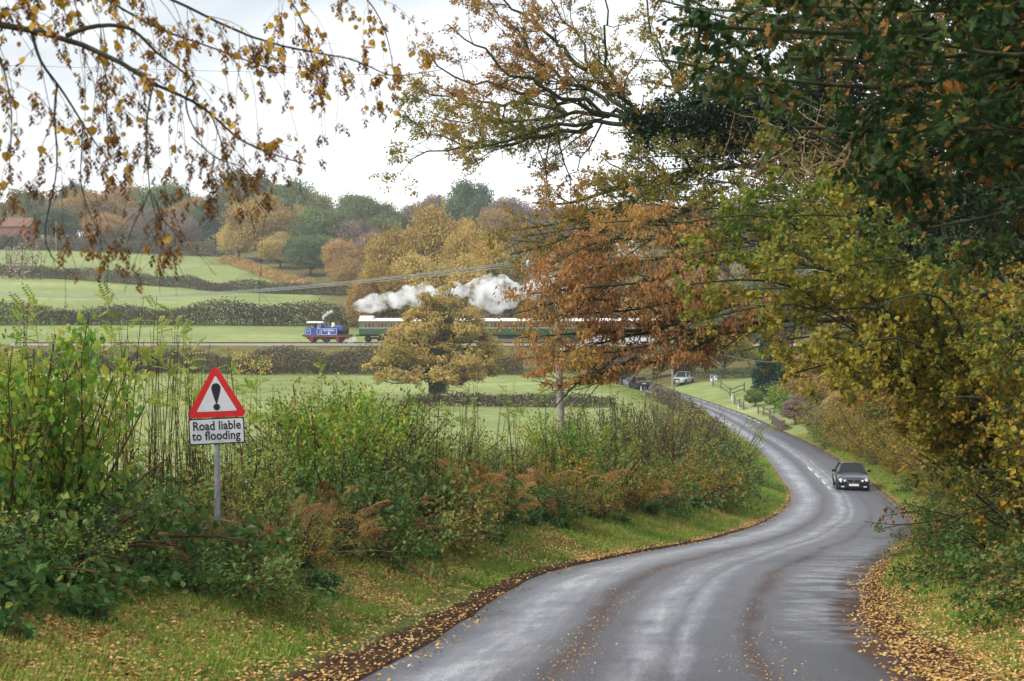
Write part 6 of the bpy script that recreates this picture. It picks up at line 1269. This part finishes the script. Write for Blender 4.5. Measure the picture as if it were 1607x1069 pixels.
for l_, q in zip(L6, rad6): tubes(mb, (l_ - o6)[None], np.linspace(q, max(q * .35, .0022), 14)[None], 8)
mb.obj('trunk_and_limbs', M['bark'], h6, True)
par = np.stack(L6); rad = np.stack([np.linspace(q, q * .4, 14) for q in rad6])
c1, q1 = grow(par, rad * .5, 9.0, (.25, .75), 50, n=7, tmin=.10, trop=(.03, 0, -.20), wig=.16, flat=.7, r=r, rmax=.0026); c2, q2 = grow(c1, q1, 6.5, (.08, .30), 40, n=5, tmin=.1, trop=(0, 0, -.25), wig=.2, r=r, rmax=.0016)
hang, qh = grow(par[[0, 1, 2, 4, 6, 7, 9, 13]], rad[[0, 1, 2, 4, 6, 7, 9, 13]] * .4, 4.0, (.4, 1.1), 60, n=9, tmin=.25, trop=(0, 0, -.55), wig=.12, r=r, rmax=.0024, tl=.2); c3, q3 = grow(hang, qh, 3.5, (.06, .2), 40, n=4, trop=(0, 0, -.2), r=r, rmax=.0013)
mb = MB(); tubes(mb, c1 - o6, np.maximum(q1, .0011), 4); tubes(mb, c2 - o6, np.maximum(q2 * .8, .0009), 3); tubes(mb, hang - o6, np.maximum(qh, .0012), 4); tubes(mb, c3 - o6, np.maximum(q3, .0009), 3); mb.obj('twigs', M['twig'], h6)
def k6(P_, r_):
    px, py = proj(P_ + o6); lim = np.interp(px, [-50, 0, 120, 260, 300, 420, 500, 640, 700], [300, 330, 430, 430, 380, 330, 260, 170, 130]); return (py < lim + r_.normal(0, 14, len(P_))) & (px < 690)
def k6l(P_, r_):
    px, py = proj(P_ + o6); return k6(P_, r_) & (r_.uniform(0, 1, len(P_)) < np.interp(py, [-50, 60, 200, 300], [1, .8, .3, .03]))
mb = MB()
for tw, pr in ((c1, 3.4), (c2, 2.0), (hang, 2.0)): leaves_on(mb, tw - o6, pr, .044, LEAF2, r, .8, keep=k6l, wide=1.5, up=.3, spread=.01)
mb.obj('leaves', M['hornbeam'], h6)
mb = MB()
for tw, pr in ((c1, 3.0), (c2, 2.2), (hang, 4), (c3, 1.4)): leaves_on(mb, tw - o6, pr,   .058, CATKIN, r, 5.0, keep=k6, up=.1, spread=.012, wide=.8)
mb.obj('catkins', M['catkin'], h6)
tag(h6, 'hornbeam branch with sparse amber leaves and brown catkins hanging from the upper left', 'tree')

# bare twig reaching out low over the bend on the right
tw_ = [((1560, 790, 24), (1490, 815, 24), (1440, 822, 24), (1400, 826, 24), (1355, 818, 24)), ((1500, 812, 24), (1455, 800, 24), (1410, 805, 24), (1380, 812, 24)), ((1530, 800, 24), (1470, 835, 24), (1440, 850, 24), (1425, 870, 24))]
r = rs(71); root = empty('low_branch', tuple(pt(1560, 790, 24))); o_ = np.array(root.location); P_ = np.stack([limb(l, 10) for l in tw_]); mb = MB(); tubes(mb, P_ - o_, np.linspace(.014, .004, 10)[None] * np.ones((3, 1)), 5); c1, q1 = grow(P_, np.full((3, 10), .008), 7, (.12, .4), 45, n=4, r=r, flat=.6, tmin=.3); tubes(mb, c1 - o_, np.maximum(q1 * .6, .0025), 3); mb.obj('twigs', M['twig'], root)
mb = MB(); leaves_on(mb, c1 - o_, 1.2, .10, SLIM, r, 2.5, wide=1.6); mb.obj('leaves', M['bracken'], root); tag(root, 'nearly bare low twig with a few withered leaves reaching over the bend', 'branch')

# ------------------------------------------------------------------ verge grass, fallen leaves, dead stalks
BLADES = ([], []); r = rs(12)
for k in range(6):
    a = r.uniform(0, 6.28); q = r.uniform(0, .35); h = r.uniform(.6, 1.1); lx, ly = cos(a) * .35, sin(a) * .35; bx_, by_ = cos(a * 3) * q, sin(a * 3) * q; wx_, wy_ = -sin(a) * .05, cos(a) * .05; j = len(BLADES[0])
    BLADES[0].extend([(bx_ - wx_, by_ - wy_, 0), (bx_ + wx_, by_ + wy_, 0), (bx_ + lx * .5 + wx_ * .6, by_ + ly * .5 + wy_ * .6, h * .6), (bx_ + lx, by_ + ly, h)]); BLADES[1].append((j, j + 1, j + 2, j + 3))
def verge_points(n, side, smax, dmin, dmax, r, pw=1.6):
    D = dmin + (dmax - dmin) * r.uniform(0, 1, n) ** pw; s = smax * r.uniform(0, 1, n); x = np.where(side == 'l', road_l(D) - s, road_r(D) + s); return x, D, s
mb = MB()
for side, n, smax in (('l', 46000, 3.0), ('r', 24000, 3.0)):
    x, D, s = verge_points(n, side, smax, 9, 118, r, 2.2); nz = noise2(x * 1.0, D, 31, 1.5) + .6 * noise2(x, D, 32, 4.0); kp = (s > .35 + .5 * (D < 24)) & (r.uniform(0, 1, n) < np.clip(.62 + .5 * nz, .08, 1)); x, D, s = x[kp], D[kp], s[kp]
    P_ = np.stack([x, D, ground(x, D) - .01], 1); m_ = len(x); a = r.uniform(0, 6.28, m_)
    scatter(mb, BLADES, P_, np.stack([np.cos(a), np.sin(a), a * 0], 1), np.tile([0, 0, 1.0], (m_, 1)), (.07 + .05 * r.uniform(0, 1, m_)) * (1 + D / 70), np.clip(.35 + .25 * noise2(x, D, 33, .8) + r.normal(0, .2, m_), 0, 1))
gr = mb.obj('grass', M['grass']); tag(gr, kind='stuff')
mb = MB(); FLAT = ([(0, 0, 0), (.3, .32, .10), (.75, .28, .04), (1, 0, .14), (.7, -.30, .08), (.25, -.34, .12)], [(0, 1, 2, 3), (0, 3, 4, 5)])
def litter(x, D, z, n, sz):
    a = r.uniform(0, 6.28, n); P_ = np.stack([x, D, z + .012 + r.uniform(0, .02, n)], 1); scatter(mb, FLAT, P_, np.stack([np.cos(a), np.sin(a), r.normal(0, .25, n)], 1), np.stack([r.normal(0, .35, n), r.normal(0, .35, n), np.ones(n)], 1), sz * r.uniform(.6, 1.3, n), np.clip(r.beta(2.2, 1.6, n), 0, 1), W=sz * r.uniform(.8, 1.4, n))
for side, n, smax in (('l', 190000, 2.9), ('r', 110000, 2.9)):
    x, D, s = verge_points(n, side, smax, 9, 130, r, 2.1); nz = noise2(x, D, 41, 1.1) + .5 * noise2(x, D, 42, 3.0); kp = r.uniform(0, 1, n) < np.clip(np.where(x < 3, 1.05, .55 if side == 'l' else .75) + .42 * nz + .35 * np.exp(-((s - 1.6) / .8) ** 2), .04, 1) * np.where((side == 'l') & (D < 30), .16 + .84 * sm(s, .55, 1.5), 1.0); x, D = x[kp], D[kp]; litter(x, D, ground(x, D) + r.uniform(0, .035, len(x)), len(x), .040)
def on_tarmac(n, u0, su, dmin, dmax, sz=.05):
    D = dmin + (dmax - dmin) * r.uniform(0, 1, n) ** 1.5; u = u0 + r.normal(0, su, n); kp = (u > 0) & (u < 1) & (r.uniform(0, 1, n) < .5 + .5 * noise2(u * 5, D, 51, 2.0)); D, u = D[kp], u[kp]; x = road_l(D) + (road_r(D) - road_l(D)) * u; litter(x, D, road_z(D) + .07 * (1 - (2 * u - 1) ** 2), len(x), sz)
on_tarmac(2600, .34, .04, 11, 40, .020); on_tarmac(2200, .72, .04, 12, 34, .022); on_tarmac(4600, .0, .025, 11, 110, .045); on_tarmac(5200, 1.0, .025, 11, 110, .045); on_tarmac(500, .5, .3, 12, 60, .03)
lf = mb.obj('fallen_leaves', M['litter']); tag(lf, kind='stuff')
n = 420; px = np.concatenate([r.uniform(250, 620, 300), r.uniform(620, 1100, 120)]); st_, o_ = [], []
P_ = np.zeros((n, 5, 3))
for k in range(n):
    x, D = band(px[k], r.uniform(2.5, 4.2)); b_ = np.array([x, D, gz(x, D)]); d = unit(np.array([r.normal(.1, .8), r.normal(0, .4), abs(r.normal(.7, .35))])); L_ = r.uniform(.4, 1.3)
    for q in range(5): P_[k, q] = b_ + d * L_ * q / 4 + np.array([0, 0, -.12 * L_ * (q / 4) ** 2])
mb = MB(); tubes(mb, P_, .0055 * np.linspace(1, .4, 5)[None] * r.uniform(.6, 1.4, (n, 1)), 4); dsk = mb.obj('dead_stalks', M['palestem']); tag(dsk, kind='stuff')
# dark tangled ground cover that fills the hedge bottoms
mb = MB(); n = 60000
for side in ('l', 'r'):
    m_ = n if side == 'l' else 26000; D = 8 + 112 * r.uniform(0, 1, m_) ** 1.6; s = (2.3 + 4.2 * r.uniform(0, 1, m_)) if side == 'l' else (2.2 + 3.2 * r.uniform(0, 1, m_)); x = np.where(side == 'l', road_l(D) - s, road_r(D) + s)
    hgt = (.25 + .55 * sm(s, 2.0, 4.0)) * (1 + .35 * noise2(x, D, 61, 1.6)); P_ = np.stack([x, D, ground(x, D) + hgt * r.uniform(0, 1, m_) ** .6], 1); scatter(mb, LEAF2, P_, unit(r.normal(size=(m_, 3))), unit(r.normal(0, .6, (m_, 3)) + [0, 0, .9]), .085 * r.uniform(.6, 1.3, m_) * (1 + D / 120), np.clip(.4 + .3 * noise2(x, D, 62, .7) + r.normal(0, .2, m_), 0, 1), W=.11 * r.uniform(.6, 1.3, m_) * (1 + D / 120))
ug = mb.obj('undergrowth', M['bramble']); tag(ug, kind='stuff')

# ------------------------------------------------------------------ damp autumn air
hm, t, o = new_mat('autumn_haze'); v = N(t, 'VolumePrincipled', Density=0.00028); v.inputs['Color'].default_value = (.86, .92, 1, 1); v.inputs['Anisotropy'].default_value = .3
t.links.new(v.outputs[0], o.inputs['Volume'])
mb = MB(); mb.box((0, 320, 30), (1400, 800, 110)); hz = mb.obj('haze', hm); tag(hz, kind='stuff')
